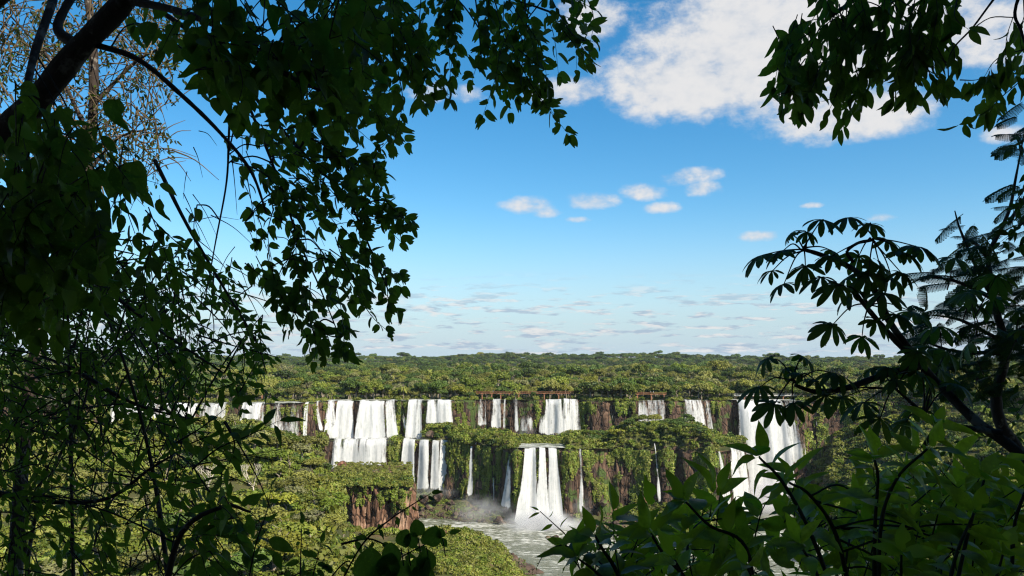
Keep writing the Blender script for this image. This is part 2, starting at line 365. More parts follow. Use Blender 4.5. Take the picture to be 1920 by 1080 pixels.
link('viewpoint_ground', npmesh('viewpoint_ground', V, Q, MAT['duff']), kind='structure')

# river, pools and the shallow river above the lip
def water(name, p0, p1, y0f, y1f, z, nu, nv, foam):
    p = np.linspace(p0, p1, nu)[:, None]; t = np.linspace(0, 1, nv)[None, :]
    Y = y0f(p)+(y1f(p)-y0f(p))*t; PP = np.broadcast_to(p, Y.shape); x = xof(PP, Y)
    zz = z + (fbm(x*.25, Y*.25, 0, 44)-.5)*.5
    V, Q = gridmesh(np.stack([x, Y, zz], -1), nu, nv); m = npmesh(name, V, Q, MAT['river'])
    a = m.attributes.new('cover', 'FLOAT', 'POINT'); a.data.foreach_set('value', np.broadcast_to(foam(PP, Y), Y.shape).astype(np.float32).ravel())
    return link(name, m, kind='structure')
def rf(p, Y):
    f = .30*np.exp(-((p-1015)/70)**2 - ((Y-520)/22)**2) + .28*np.exp(-((p-830)/75)**2-((Y-505)/12)**2) + .1*np.exp(-((Y-470)/50)**2)
    return f - .04
water('river', 560, 1760, lambda p: 150+0*p, lambda p: 612+0*p, 0.0, 260, 200, rf)
water('terrace_pool', 966, 1100, lambda p: loY(p)-.4, lambda p: loY(p)+26, Z_TER+1.0, 40, 14, lambda p, Y: .12+0*Y)
water('upper_river', 440, 862, lambda p: upY(p)-.6, lambda p: upY(p)+26, Z_LIP+.5, 90, 8, lambda p, Y: .10+0*Y)
water('upper_river_east', 1366, 1505, lambda p: upY(p)-.6, lambda p: upY(p)+14, Z_LIP+.5, 40, 6, lambda p, Y: .12+0*Y)

# cliffs: strips hung from the two lips, with columns, ledges and overhangs
def cliff(name, ps, lipf, ztop, zbot, mat, seed, lean=2.5, nz=40, amp=1.0, falls=()):
    P0 = np.stack([xof(ps, lipf(ps)), lipf(ps)], -1)
    d = np.gradient(P0, axis=0); nrm = np.stack([d[:, 1], -d[:, 0]], -1); nrm /= np.linalg.norm(nrm, axis=1)[:, None]
    nrm = (nrm + np.roll(nrm, 2, 0) + np.roll(nrm, -2, 0))/3
    s = np.cumsum(np.r_[0, np.hypot(*np.diff(P0, axis=0).T)])
    zt, zb = ztop(ps), zbot(ps); v = np.linspace(0, 1, nz)
    S, Vv = np.meshgrid(s, v, indexing='ij'); Z = zt[:, None]+(zb-zt)[:, None]*Vv
    col = fbm(S*.16, Z*.02, 0, seed, 3); colf = fbm(S*.55, Z*.03, 0, seed+5, 3); led = fbm(S*.03, Z*.14, 0, seed+9, 3); big = fbm(S*.045, Z*.02, 0, seed+17, 2)
    out = .6 + lean*Vv + amp*(5.5*(big-.5) + 4.2*(np.floor(col*6)/6*.5+col*.5-.5) + 1.5*(colf-.5) + 2.2*(np.floor(led*6)/6-.5) + .7*(fbm(S*1.1, Z*.6, 0, seed+3)-.5))
    wet = np.zeros(len(ps))
    for a, b in falls: wet = np.maximum(wet, sm(a-4, a+1, ps)*(1-sm(b-1, b+4, ps)))
    out = np.where(wet[:, None] > 0, out*(1-wet[:, None])+wet[:, None]*(np.minimum(out, 1.)-1.2), out)
    out = np.where(Vv < .02, -.5, out)
    XY = P0[:, None, :] + nrm[:, None, :]*out[..., None]
    Vx, Q = gridmesh(np.concatenate([XY, Z[..., None]], -1), len(ps), nz)
    o = link(name, npmesh(name, Vx, Q, mat, smooth=False), kind='structure')
    return dict(V=Vx.reshape(len(ps), nz, 3), ps=ps, nrm=nrm, o=o)
FU = [(205,500),(506,566),(570,581),(589,604),(610,633),(632,668),(672,724),(720,745),(748,760),(764,796),(798,851),(893,915),(920,950),(961,972),(973,1001),(1009,1088),(1145,1150),(1192,1251),(1277,1333),(1372,1499),(1525,1532)]
FL = [(622,730),(752,843),(880,889),(921,929),(940,964),(974,1056),(1082,1096),(1221,1238),(1340,1395)]
ps_u = np.concatenate([np.linspace(-890, 140, 70), np.linspace(150, 590, 150), np.linspace(592, 1640, 380), np.linspace(1645, 3100, 120)])
CU = cliff('upper_cliff', ps_u, upY, lambda p: Z_LIP+.2+0*p, lambda p: np.where((p > 595) & (p < 1398), Z_TER-2, baseZ(p)-3), MAT['cliff'], 3, 2.0, 40, 1.1, FU)
ps_l = np.linspace(594, 1403, 520)
CL = cliff('lower_cliff', ps_l, loY, lambda p: z_terrace(p, loY(p))+.1, lambda p: baseZ(p)-3, MAT['cliff'], 30, 3.0, 46, 1.35, FL)

# flat-topped block of red rock standing in the gorge
def block():
    pl = [(640,440),(760,438),(776,424),(778,412),(764,407),(735,409),(712,406),(690,410),(668,408),(645,414),(622,420),(615,435)]
    pts = np.array([(xof(p, Y), Y) for p, Y in pl]); n = len(pts); per = np.concatenate([pts, pts[:1]])
    seg = np.hypot(*np.diff(per, axis=0).T); s = np.r_[0, np.cumsum(seg)]; ss = np.linspace(0, s[-1], 190)[:-1]
    B = np.stack([np.interp(ss, s, per[:, 0]), np.interp(ss, s, per[:, 1])], -1); c = B.mean(0)
    ztop = np.interp(B[:, 1], [405, 440], [40.5, 48.0]); rows = 30; V = []
    for k in range(rows):
        v = k/(rows-1); Z = ztop+(8-ztop)*v
        col = fbm(ss*.22, Z*.02, 0, 71, 3); cf = fbm(ss*.8, Z*.05, 0, 75, 3); led = fbm(ss*.05, Z*.2, 0, 79, 3)
        r = 1.2*v + 6.4*(np.floor(col*5)/5*.6+col*.4-.45) - 3.0*np.clip(.34-cf, 0, 1)*8*.3 + 1.3*(cf-.5) + 2.0*(np.floor(led*5)/5-.5) + .8*(fbm(ss*1.3, Z*.7, 0, 73)-.5)
        r = r - 3.2*max(0, 1-v/.16)**2*(.4+1.2*fbm(ss*.12, 0, 0, 88, 3)); dr = (B-c); dr = dr/np.linalg.norm(dr, axis=1)[:, None]
        V.append(np.c_[B+dr*r[:, None], Z])
    for k in range(1, 9):
        q = 1-k/8.2; XY = c+(V[0][:, :2]-c)*q
        V.append(np.c_[XY, np.interp(XY[:, 1], [405, 440], [40.5, 48.0])+(fbm(XY[:, 0]*.2, XY[:, 1]*.2, 0, 77)-.4)*1.6*(1-q**6)])
    order = V[rows:][::-1]+V[:rows]; A = np.stack(order, 0); A = np.concatenate([A, A[:, :1]], 1)
    Vx, Q = gridmesh(A, A.shape[0], A.shape[1])
    link('block_cliff', npmesh('block_cliff', Vx, Q[:, ::-1], MAT['redcliff'], smooth=False), kind='structure'); return c
BLK = block()

# ------------------------------------------------------------------ waterfalls
def waterfall(label, p0, p1, lip, zb, D, bow=5., spread=.05, slant=0., zt=None, apron=0., seed=0, vfade=.2, back=3.):
    lf = upY if lip == 'U' else loY
    pc = (p0+p1)/2; Y0 = float(lf(pc)); wid = abs(xof(p1, Y0)-xof(p0, Y0))
    zt = (Z_LIP+.7 if lip == 'U' else float(z_terrace(pc, Y0))+1.0) if zt is None else zt
    H = zt-zb; nu = max(7, int(wid/.75)); nv = max(18, int(H/1.0)); nb = 3 + int(apron/3)
    u = np.linspace(0, 1, nu)[:, None]; v = np.r_[np.linspace(-1, 0, nb, endpoint=False), np.linspace(0, 1, nv)][None, :]
    vv = np.clip(v, 0, 1); bk = np.clip(-v, 0, 1)*(back+apron)
    p = p0+(p1-p0)*u; pv = pc+(p-pc)*(1+spread*vv**1.4)+slant*vv**1.2
    um = u*wid
    ragged = (fbm(um*.22, seed*3.1, 0, seed, 3)-.5)*2.2
    Y = lf(p) - .4 - 1.6*np.minimum(vv*10, 1) - bow*np.sqrt(vv) + ragged*np.minimum(vv*4, 1) + (fbm(um*.5, vv*H*.05, seed, 6)-.5)*.8*np.minimum(vv*3, 1) + (fbm(um*.4, vv*H*.16, seed, 9)-.5)*1.0*vv + bk
    Z = zt - H*vv + bk*.02 + (fbm(um*.16, 0, seed, 12, 3)-.5)*1.8*(1-np.minimum(vv*6, 1))
    X = xof(pv, lf(p)+0*vv) + (fbm(um*.3, vv*H*.06, seed, 15)-.5)*1.0*vv
    V, Q = gridmesh(np.stack([X, np.broadcast_to(Y, X.shape), np.broadcast_to(Z, X.shape)], -1), nu, X.shape[1])
    m = npmesh('waterfall', V, Q, MAT['fall'])
    edge = np.minimum(u, 1-u)*wid
    soft = max(.35, wid*.045)*(.4+1.6*fbm(vv*H*.09, seed*1.7+(u > .5)*9., 0, seed+2, 3))
    clump = (fbm(um*.55+vv*2, vv*H*.11-um*.1, seed*4.1, 55, 4)-.5)*.42*np.clip(vv*1.6-.15, 0, 1)
    gaps = np.clip(fbm(um*.28, vv*H*.035, seed*2.3, 77, 3)-.56, 0, 1)*2.2*max(.3, 1-1.6*D)*(1-.7*vv)
    den = D*.62 - .085 + vfade*.8*vv + clump - gaps - .34*np.exp(-edge/soft) - .35*np.clip((vv-.93)/.07, 0, 1)*fbm(um*.8, vv*3, seed, 41)*2 - .9*np.clip((-v-.75)*4, 0, 1)
    a = m.attributes.new('cover', 'FLOAT', 'POINT'); a.data.foreach_set('value', np.broadcast_to(den, X.shape).astype(np.float32).ravel())
    uv = m.uv_layers.new(name='UVMap'); UVp = np.stack([np.broadcast_to(um+seed*13.7, X.shape), np.broadcast_to(-v*H, X.shape)], -1).reshape(-1, 2)
    li = np.empty(len(m.loops), np.int32); m.loops.foreach_get('vertex_index', li); uv.data.foreach_set('uv', UVp[li].astype(np.float32).ravel())
    o = link('waterfall', m); o['label'] = label; o['category'] = 'waterfall'; o['group'] = 'waterfalls of the cataract'
    return o
T = Z_TER+.3
waterfall('far white curtain at the left end of the upper rim, half hidden by dark leaves', 205, 330, 'U', 44, .28, seed=1)
waterfall('bright white curtain seen through the left leaves just above the hill trees', 330, 372, 'U', 44, .4, seed=2)
waterfall('thin pale veil on the upper rim between leafy twigs and brown hill trees', 372, 450, 'U', 44, .16, seed=3)
waterfall('broken white curtain on the upper rim above the brownish hilltop trees', 452, 500, 'U', 46, .25, seed=4)
waterfall('comb of thin streaks on the upper rim just right of the brownish hilltop trees', 506, 566, 'U', 47, .02, seed=5)
waterfall('narrow white pillar of water left of the slanting trickle on the upper rim', 571, 580, 'U', 49, .32, bow=3, seed=6)
waterfall('slanting trickle of water on dark rock beside the narrow white pillar', 590, 599, 'U', 53, .12, slant=12, bow=3, seed=7)
waterfall('narrow left arm of the broad double-tier waterfall fanning at its foot', 612, 630, 'U', T, .2, slant=4, spread=.7, seed=8)
waterfall('dense white column left of the mossy rib in the broad double-tier waterfall', 632, 664, 'U', T, .46, bow=6, spread=.25, seed=9)
waterfall('widest dense white sheet right of the mossy rib in the double-tier waterfall', 674, 722, 'U', T, .45, bow=6, spread=.22, seed=10)
waterfall('streaky right edge of the double-tier waterfall spreading to the right as it drops', 722, 742, 'U', T, .2, bow=6, slant=9, spread=.4, seed=11)
waterfall('faint thin trickle between the two upper cascades over green rock', 749, 758, 'U', 52, .04, bow=3, slant=10, seed=12)
waterfall('white cascade that steps down dark rocks left of the mossy boulder', 765, 794, 'U', T, .36, bow=7, spread=.2, slant=-1, seed=13)
waterfall('flat white curtain ending behind the mossy red boulders on the terrace', 800, 849, 'U', 57, .3, bow=3, seed=14)
waterfall('thin green tinged veil under the left end of the brown footbridge', 895, 913, 'U', 54, .02, bow=2.5, seed=15)
waterfall('white ribbon below the footbridge beside a dark round bush', 921, 941, 'U', 52, .2, bow=3, seed=16)
waterfall('short narrow ribbon squeezed between two wider ones below the footbridge', 942.5, 949, 'U', 52, .2, bow=3, seed=17)
waterfall('narrow ribbon below the footbridge next to the trailing green moss', 962, 971, 'U', 50, .18, bow=3, slant=2, seed=18)
waterfall('misty faint veil under trailing moss on the upper cliff', 974, 1000, 'U', 49, -.10, bow=2, seed=19)
waterfall('broad square white curtain in the middle of the upper rim above a dark boulder', 1011, 1086, 'U', 48, .28, bow=4, spread=.05, seed=20)
waterfall('hair thin trickle on the reddish upper cliff between trees', 1146, 1149, 'U', 56, .0, bow=1, seed=21)
waterfall('striped white curtain right of the reddish cliff, its foot hidden by island trees', 1194, 1249, 'U', 50, .10, bow=4, spread=.1, seed=22)
waterfall('streaky tall curtain falling behind the right shoulder of the wooded island', 1279, 1319, 'U', 45, .17, bow=4, spread=.12, slant=4, seed=23)
waterfall('narrow streak just right of the tall curtain behind the wooded island', 1318, 1331, 'U', 44, .06, bow=4, slant=7, seed=24)
waterfall('thundering widest waterfall at the right that plunges into the misty gorge', 1376, 1470, 'U', 6, .38, bow=20, spread=.10, slant=-4, seed=25, vfade=.35)
waterfall('thin striped right fringe of the thundering widest waterfall', 1466, 1497, 'U', 28, .07, bow=12, spread=.1, slant=2, seed=26)
waterfall('thin shaded trickle on the dark cliff of the right gorge wall', 1526, 1531, 'U', 54, -.02, bow=1, seed=27)
# lower tier
waterfall('wide lower curtain of the double-tier waterfall, its foot behind the flat-topped block', 625, 728, 'L', 15, .36, bow=4, seed=30, apron=9)
waterfall('left column of the lower cascade beside the flat-topped block', 755, 780, 'L', 12, .40, bow=5, spread=.25, seed=31, apron=4)
waterfall('second column of the lower cascade, between two dark gaps', 786, 806, 'L', 13, .34, bow=5, spread=.15, seed=32, apron=2)
waterfall('third column of the lower cascade falling to brown boulders', 810, 826, 'L', 13, .3, bow=5, spread=.12, seed=33, apron=2)
waterfall('rightmost column of the lower cascade next to the mossy cliff', 825, 841, 'L', 13, .3, bow=5, spread=.1, seed=34, apron=2)
waterfall('single slim waterfall on dark cliff that splits over rocks at its foot', 881.5, 887, 'L', 11, .32, bow=4, spread=1.2, slant=-2, zt=44.5, seed=35)
waterfall('faint slim veil in the dark recess right of the slim waterfall', 922, 928, 'L', 9, -.0, bow=3, zt=42, seed=36)
waterfall('slim fanning waterfall left of the mossy bulge beside the main plunge', 951, 961, 'L', 8, .30, bow=6, spread=1.0, slant=-7, zt=43, seed=37)
waterfall('left strand of the main plunge that drops into the river pool', 983, 1005, 'L', -.5, .46, bow=10, spread=1.1, slant=-9, seed=38, zt=46.5, vfade=.3)
waterfall('middle strand of the main plunge between two dark rocks', 1009, 1023, 'L', -.5, .44, bow=10, spread=1.0, slant=0, seed=39, vfade=.3)
waterfall('right strand of the main plunge bulging out of the cliff', 1027, 1044, 'L', -.5, .46, bow=9, spread=.7, slant=5, seed=40, vfade=.3)
waterfall('slim pale waterfall in a shadowy cleft right of the main plunge', 1084, 1091, 'L', 6, .16, bow=3, spread=.5, seed=41)
waterfall('slim slanting waterfall on the overgrown cliff below the wooded island', 1224, 1229, 'L', 14, .22, bow=3, spread=.6, slant=6, zt=50, seed=42)
waterfall('twin white strand over green moss right of the island cliff', 1342, 1358, 'L', 10, .14, bow=4, spread=.3, slant=6, seed=43)
waterfall('broad sloping strand between the mossy twin and the thundering waterfall', 1362, 1392, 'L', 5, .2, bow=7, spread=.3, slant=4, seed=44)

# spray rising where water strikes
MAT['mist'] = mist_mat(.27); MAT['mist2'] = mist_mat(.045)
def ico(sub, fn=None, scale=(1, 1, 1)):
    import bmesh
    bm = bmesh.new(); bmesh.ops.create_icosphere(bm, subdivisions=sub, radius=1)
    for v in bm.verts:
        c = v.co.copy(); r = fn(c) if fn else 1
        v.co = Vector((c.x*scale[0], c.y*scale[1], c.z*scale[2]))*r
    V = [tuple(v.co) for v in bm.verts]; Fc = [[v.index for v in f.verts] for f in bm.faces]; bm.free(); return V, Fc
MISTBALL = []
def mist(p, Y, z, s, mat, seed):
    b = MB(); b.add(*ico(3)); o = b.build('mist', mat, None, True, kind='stuff'); o.location = (xof(p, Y), Y, z); o.scale = s; o.rotation_euler.z = seed*.7 if abs(s[0]-s[1]) < 4 else 0
for q in [(1012,512,4,(20,9,9),'mist'),(1000,514,9,(13,7,14),'mist2'),(1045,508,3,(24,14,6),'mist2'),(1425,566,10,(22,13,17),'mist'),(1400,556,8,(24,13,14),'mist2'),(1090,516,10,(9,8,11),'mist2'),
          (800,560,13,(28,10,7),'mist2'),(680,572,46,(26,8,4),'mist2'),(900,520,8,(22,18,12),'mist2'),(1018,504,2,(30,17,11),'mist'),(1420,552,4,(30,16,12),'mist'),(1048,598,49,(17,7,7),'mist2'),(648,588,47,(14,6,5),'mist2'),(700,588,47,(20,6,5),'mist2'),(782,586,47,(10,6,5),'mist2'),(985,602,50,(10,6,9),'mist2'),(955,520,8,(7,6,6),'mist2'),(884,545,11,(5,4,4),'mist2'),(1365,500,10,(14,9,9),'mist2')]:
    mist(q[0], q[1], q[2], q[3], MAT[q[4]], q[0])

# ------------------------------------------------------------------ vegetation prototypes
def cards(c, nrm, size, rng, asp=1.0, jit=.8):
    """little folded leaf-clump faces at points c, facing roughly nrm"""
    n = len(c); N = nrm + rng.normal(0, jit, (n, 3)); N /= np.linalg.norm(N, axis=1)[:, None]
    A = np.cross(N, rng.normal(0, 1, (n, 3))); A /= np.linalg.norm(A, axis=1)[:, None]; B = np.cross(N, A)
    sz = (size*rng.uniform(.6, 1.4, n))[:, None]
    a = A*sz*.5; b = B*sz*.5*asp
    V = np.stack([c-a*.9-b*.35, c+b*-.6+a*.25, c+a+b*.2, c+a*.1+b*.9, c-a*.7+b*.45], 1).reshape(-1, 3)
    Fc = np.arange(n*5).reshape(n, 5); return V, Fc
def crown_mesh(name, mat, rx, rz, nl, per, size, seed, flat=1., jit=.75, inner=.2, lobe=.36):
    r = np.random.default_rng(seed); C, N = [], []
    for i in range(nl):
        d = r.normal(0, 1, 3); d /= np.linalg.norm(d); d[2] = abs(d[2])*.9-.25
        k = r.uniform(.45, .95); c = d*np.array([rx, rx, rz])*k; R = rx*lobe*r.uniform(.7, 1.25)
        q = r.normal(0, 1, (per, 3)); q /= np.linalg.norm(q, axis=1)[:, None]
        q = q[q[:, 2] > -.55]; rad = R*np.clip(1-np.abs(r.normal(0, inner, len(q))), .2, 1.15)
        C.append(c+q*rad[:, None]*np.array([1, 1, .75*flat])); N.append(q+np.array([0, 0, .35]))
    V, Fc = cards(np.concatenate(C), np.concatenate(N), size, r, jit=jit)
    V[:, 2] -= V[:, 2].min(); m = npmesh(name, V, Fc, mat, smooth=False); return m
def trunk_mesh(h, r0, seed, limbs=5, crown_r=4., crown_h=5., mat=None):
    r = random.Random(seed); b = MB()
    p = [(0, 0, -1.2)]+[(r.uniform(-.3, .3)*k, r.uniform(-.3, .3)*k, h*k/4) for k in range(1, 5)]
    b.tube(p, [r0*1.3, r0, r0*.85, r0*.75, r0*.6], 6)
    for i in range(limbs):
        a = 2*math.pi*i/limbs+r.uniform(-.4, .4); q = r.uniform(.5, .95); s = Vector(p[3])+(Vector(p[4])-Vector(p[3]))*r.random()
        e = Vector((math.cos(a)*crown_r*q, math.sin(a)*crown_r*q, h+crown_h*r.uniform(.2, .75))); mid = (s+e)/2+Vector((0, 0, -.3))
        b.tube([s, mid, e], [r0*.5, r0*.34, r0*.12], 5)
    return b.mesh('trunk', mat or MAT['bark_far'])
KINDS = {}
def kind(key, mat, variants):
    L = []
    for i, (rx, rz, nl, per, size, h, fl) in enumerate(variants):
        L.append((crown_mesh('crown', MAT[mat], rx, rz, nl, per, size, hash_(key)+i, fl), trunk_mesh(h, .28+rx*.02, i+hash_(key), 5, rx*.8, rz), h, rx, rz))
    KINDS[key] = L
def hash_(s): return sum(ord(c)*(i+3) for i, c in enumerate(s)) % 1000
VAR = [(4.6,3.4,15,150,.72,5.5,1.),(5.4,3.2,18,130,.76,7.,.85),(3.8,4.2,14,140,.7,6.,1.1)]
kind('broad', 'broad', VAR); kind('dark', 'dark', VAR); kind('olive', 'olive', VAR[:2]); kind('lime', 'lime', VAR[1:])
kind('dry', 'dry', [(4.8,2.6,15,62,.8,7.5,.8),(4.2,3.2,13,58,.75,6.5,.9)])
def palm_proto():
    r = random.Random(5); b = MB()
    for k in range(16):
        a = 2*math.pi*k/16+r.uniform(-.2, .2); up = r.uniform(-.2, 1.1); L = r.uniform(2.4, 3.2); d = Vector((math.cos(a), math.sin(a), 0)); s = Vector((-d.y, d.x, 0))
        pr = None
        for i in range(7):
            t = i/6; c = d*L*t*math.cos(up*.6)+Vector((0, 0, 2+L*(up*t-1.15*t*t))); w = .55*math.sin(math.pi*min(1, .12+t*.9))
            cur = [c-s*w+Vector((0, 0, -w*.55)), c, c+s*w+Vector((0, 0, -w*.55))]
            if pr: b.add([tuple(q) for q in pr+cur], [[0,1,4,3],[1,2,5,4]])
            pr = cur
    m = b.mesh('crown', MAT['palm']); t = MB(); t.tube([(0,0,-1),(.1,0,4),(0,.15,8.2)], [.24,.18,.14], 6)
    KINDS['palm'] = [(m, t.mesh('trunk', MAT['bark_far']), 6.2, 2.6, 2.5)]
palm_proto()
def bare_proto():
    b = MB(); r = random.Random(8)
    def br(p, d, L, rad, n):
        q = p+d*L*.5+Vector((r.uniform(-.1,.1),r.uniform(-.1,.1),0))*L; e = q+(d+Vector((r.uniform(-.3,.3),r.uniform(-.3,.3),.2))).normalized()*L*.5
        b.tube([p, q, e], [rad, rad*.8, rad*.6], 5)
        if n:
            for i in range(3): br(e, (d+Vector((r.uniform(-1,1),r.uniform(-1,1),r.uniform(-.1,.6)))*.75).normalized(), L*.66, rad*.55, n-1)
    br(Vector((0,0,-1)), Vector((0,0,1)), 5, .26, 4); m = b.mesh('trunk', flat('bleached_bark', (.5,.44,.36)))
    KINDS['bare'] = [(crown_mesh('crown', MAT['dry'], 3.6, 2.6, 10, 16, .5, 3), m, 6.5, 3.6, 2.6)]
bare_proto()
def shrub_protos():
    S = []
    for i, (mat, n) in enumerate([('scrub', 3), ('scrub', 3), ('hang', 2), ('broad', 2), ('grass', 1), ('dark', 1)]):
        for k in range(n):
            S.append(crown_mesh('shrub', MAT[mat], 1.0, .7, 6, 46, .34, 40+i*7+k, .9, .9, .3, .6))
    return S
SHRUBS = shrub_protos()
def hang_protos():
    L = []
    for k in range(4):
        r = np.random.default_rng(90+k); n = 230; z = -r.uniform(0, 1, n)**1.2*3.0; w = .85*(1+z/4.2); x = r.normal(0, .45, n)*w; y = -np.abs(r.normal(.25, .22, n))*(1+z/5)
        C = np.stack([x, y, z], -1); N = np.stack([x*.6, -np.ones(n), .45+0*x], -1)
        V, Fc = cards(C, N, .34, r, 1.6, .5); L.append(npmesh('hanging', V, Fc, MAT['hang' if k < 3 else 'scrub'], False))
    return L
HANG = hang_protos()

LIB = {}
def library(name, items):
    c = bpy.data.collections.new(name)
    for i, m in enumerate(items):
        o = bpy.data.objects.new('%s_%02d' % (name, i), m); c.objects.link(o)
    LIB[name] = (c, len(items)); return c
def joined(cm, tm, h):
    b = MB(); n = len(cm.vertices); 
    m = cm.copy(); import bmesh
    bm = bmesh.new(); bm.from_mesh(tm); k = len(bm.faces)
    for f in bm.faces: f.material_index = 1
    t2 = bpy.data.meshes.new('tmp'); bm.to_mesh(t2); bm.free()
    bm = bmesh.new(); bm.from_mesh(cm); bmesh.ops.translate(bm, verts=bm.verts, vec=(0, 0, h)); bm.from_mesh(t2); bm.to_mesh(m); bm.free(); bpy.data.meshes.remove(t2)
    m.materials.append(MAT['bark_far']); return m
TREES_MIX = []
for key in ('broad', 'dark', 'olive', 'lime', 'dry', 'palm'):
    for cm, tm, h, rx, rz in KINDS[key][:2]: TREES_MIX.append((key, joined(cm, tm, h*.8)))
library('forest_mix', [m for k, m in TREES_MIX]); library('shrub_mix', SHRUBS); library('hanging_mix', HANG)
IDX = {k: [i for i, (q, m) in enumerate(TREES_MIX) if q == k] for k in ('broad', 'dark', 'olive', 'lime', 'dry', 'palm')}

def scatter(name, lib, pos, scl, rot, idx):
    """uncountable growth: one point cloud carrying instanced plants"""
    pos = np.asarray(pos, float)
    if len(pos) == 0: return
    m = bpy.data.meshes.new(name); m.vertices.add(len(pos)); m.vertices.foreach_set('co', pos.astype(np.float32).ravel())
    for nm, ty, dat in (('scl', 'FLOAT_VECTOR', scl), ('rot', 'FLOAT_VECTOR', rot), ('idx', 'INT', idx)):
        a = m.attributes.new(nm, ty, 'POINT')
        if ty == 'INT': a.data.foreach_set('value', np.asarray(dat, np.int32))
        else: a.data.foreach_set('vector', np.asarray(dat, np.float32).ravel())
    o = link(name, m, kind='stuff')
    g = bpy.data.node_groups.new(name, 'GeometryNodeTree')
    g.interface.new_socket('Geometry', in_out='INPUT', socket_type='NodeSocketGeometry'); g.interface.new_socket('Geometry', in_out='OUTPUT', socket_type='NodeSocketGeometry')
    gi, go = g.nodes.new('NodeGroupInput'), g.nodes.new('NodeGroupOutput'); ip = g.nodes.new('GeometryNodeInstanceOnPoints'); ci = g.nodes.new('GeometryNodeCollectionInfo')
    ci.inputs[0].default_value = LIB[lib][0]; ci.inputs['Separate Children'].default_value = True; ci.inputs['Reset Children'].default_value = True
    ip.inputs['Pick Instance'].default_value = True
    def attr(nm, ty):
        n = g.nodes.new('GeometryNodeInputNamedAttribute'); n.data_type = ty; n.inputs[0].default_value = nm; return n.outputs[0]
    Lk = g.links.new; Lk(gi.outputs[0], ip.inputs['Points']); Lk(ci.outputs[0], ip.inputs['Instance']); Lk(attr('idx', 'INT'), ip.inputs['Instance Index'])
    e2r = g.nodes.new('FunctionNodeEulerToRotation'); Lk(attr('rot', 'FLOAT_VECTOR'), e2r.inputs[0]); Lk(e2r.outputs[0], ip.inputs['Rotation'])
    Lk(attr('scl', 'FLOAT_VECTOR'), ip.inputs['Scale']); Lk(ip.outputs[0], go.inputs[0])
    md = o.modifiers.new('scatter', 'NODES'); md.node_group = g; return o
def zrot(n, tilt=.08): return np.c_[RNG.normal(0, tilt, n), RNG.normal(0, tilt, n), RNG.uniform(0, 6.28, n)]
def choose(weights, n):
    ks = list(weights); w = np.array([weights[k] for k in ks], float); w /= w.sum()
    return np.array([random.choice(IDX[ks[i]]) for i in RNG.choice(len(ks), n, p=w)])

def in_fall(p, pad=1.5, falls=None):
    r = np.zeros(np.shape(p), bool)
    for a, b in falls: r |= (p > a-pad) & (p < b+pad)
    return r

# forest beyond the lip
def forest():
    n = 7600; u = RNG.random(n); p = RNG.uniform(-500, 2650, n); off = np.where(p > 1620, 4, 19)+1250*u**1.6
    Y = upY(p)+off; k = (Y > 590) | (p > 1620); p, Y = p[k], Y[k]
    z = z_plateau(p, Y)-.6; n = len(p); s = RNG.uniform(.6, 1.0, n)*(1+.9*RNG.random(n)**2)*(1+.25*sm(700, 1200, Y))
    idx = choose(dict(broad=4, dark=3.6, olive=3.2, lime=1.0, dry=2.2, palm=.8), n)
    scatter('forest', 'forest_mix', np.c_[xof(p, Y), Y, z], np.c_[s, s, s*RNG.uniform(.9, 1.25, n)], zrot(n), idx)
    n = 12000; p = RNG.uniform(-800, 2700, n); Y = 1700+1500*RNG.random(n)**.8; z = z_plateau(p, Y)-1
    s = RNG.uniform(.8, 1.7, n)*(.75+.6*fbm(xof(p, Y)*.006, Y*.006, 0, 91, 2)); tall = RNG.random(n) < .07; s = np.where(tall, s*1.6, s)
    scatter('far_ridge_forest', 'forest_mix', np.c_[xof(p, Y), Y, z], np.c_[s*1.1, s*1.1, s], zrot(n), choose(dict(broad=1.6, dark=8, olive=.6), n))  # mostly deep-green trees: a cloud's shadow on the ridge put into the crown colour
    # scrub right along the lip and on the flats
    n = 3600; p = RNG.uniform(150, 2000, n); off = RNG.uniform(.3, 26, n)**1.0; k = ~(in_fall(p, -.5, FU) & (off < 22)) ; p, off = p[k], off[k]; Y = upY(p)+off
    n = len(p); s = RNG.uniform(1.0, 2.8, n)*np.where(off < 4, .7, 1)
    scatter('rim_shrubbery', 'shrub_mix', np.c_[xof(p, Y), Y, z_plateau(p, Y)], np.c_[s, s, s*RNG.uniform(.7, 1.3, n)], zrot(n), RNG.integers(0, len(SHRUBS), n))
forest()

def clifftuft(name, C, n, seed, thr, falls, keep=.06, pr=None):
    V, ps, nr = C['V'], C['ps'], C['nrm']; r = np.random.default_rng(seed)
    i = r.integers(1, len(ps)-1, n); j = (r.random(n)**1.25*(V.shape[1]-4)).astype(int)+1
    q = V[i, j]; p = ps[i]; nm = fbm(q[:, 0]*.07, q[:, 1]*.07, q[:, 2]*.05, seed, 4)
    k = (nm > thr - .10*(j < 8)) & (~in_fall(p, .6, falls) | (r.random(n) < keep))
    if pr: k &= (p > pr[0]) & (p < pr[1])
    i, q = i[k], q[k]; n = len(q); a = np.arctan2(nr[i, 1], nr[i, 0])+math.pi/2
    s = r.uniform(.6, 1., n)*(1+2.0*r.random(n)**2.5); out = q.copy(); out[:, :2] += nr[i]*.15
    scatter(name, 'hanging_mix', out, np.c_[s*r.uniform(.7, 1.5, n), s, s*r.uniform(.6, 1.5, n)], np.c_[r.normal(0, .1, n), r.normal(0, .1, n), a+r.normal(0, .35, n)], r.integers(0, len(HANG), n))
clifftuft('hanging_upper_greenery', CU, 8000, 3, .53, FU)
clifftuft('hanging_lower_greenery', CL, 10000, 8, .555, FL)

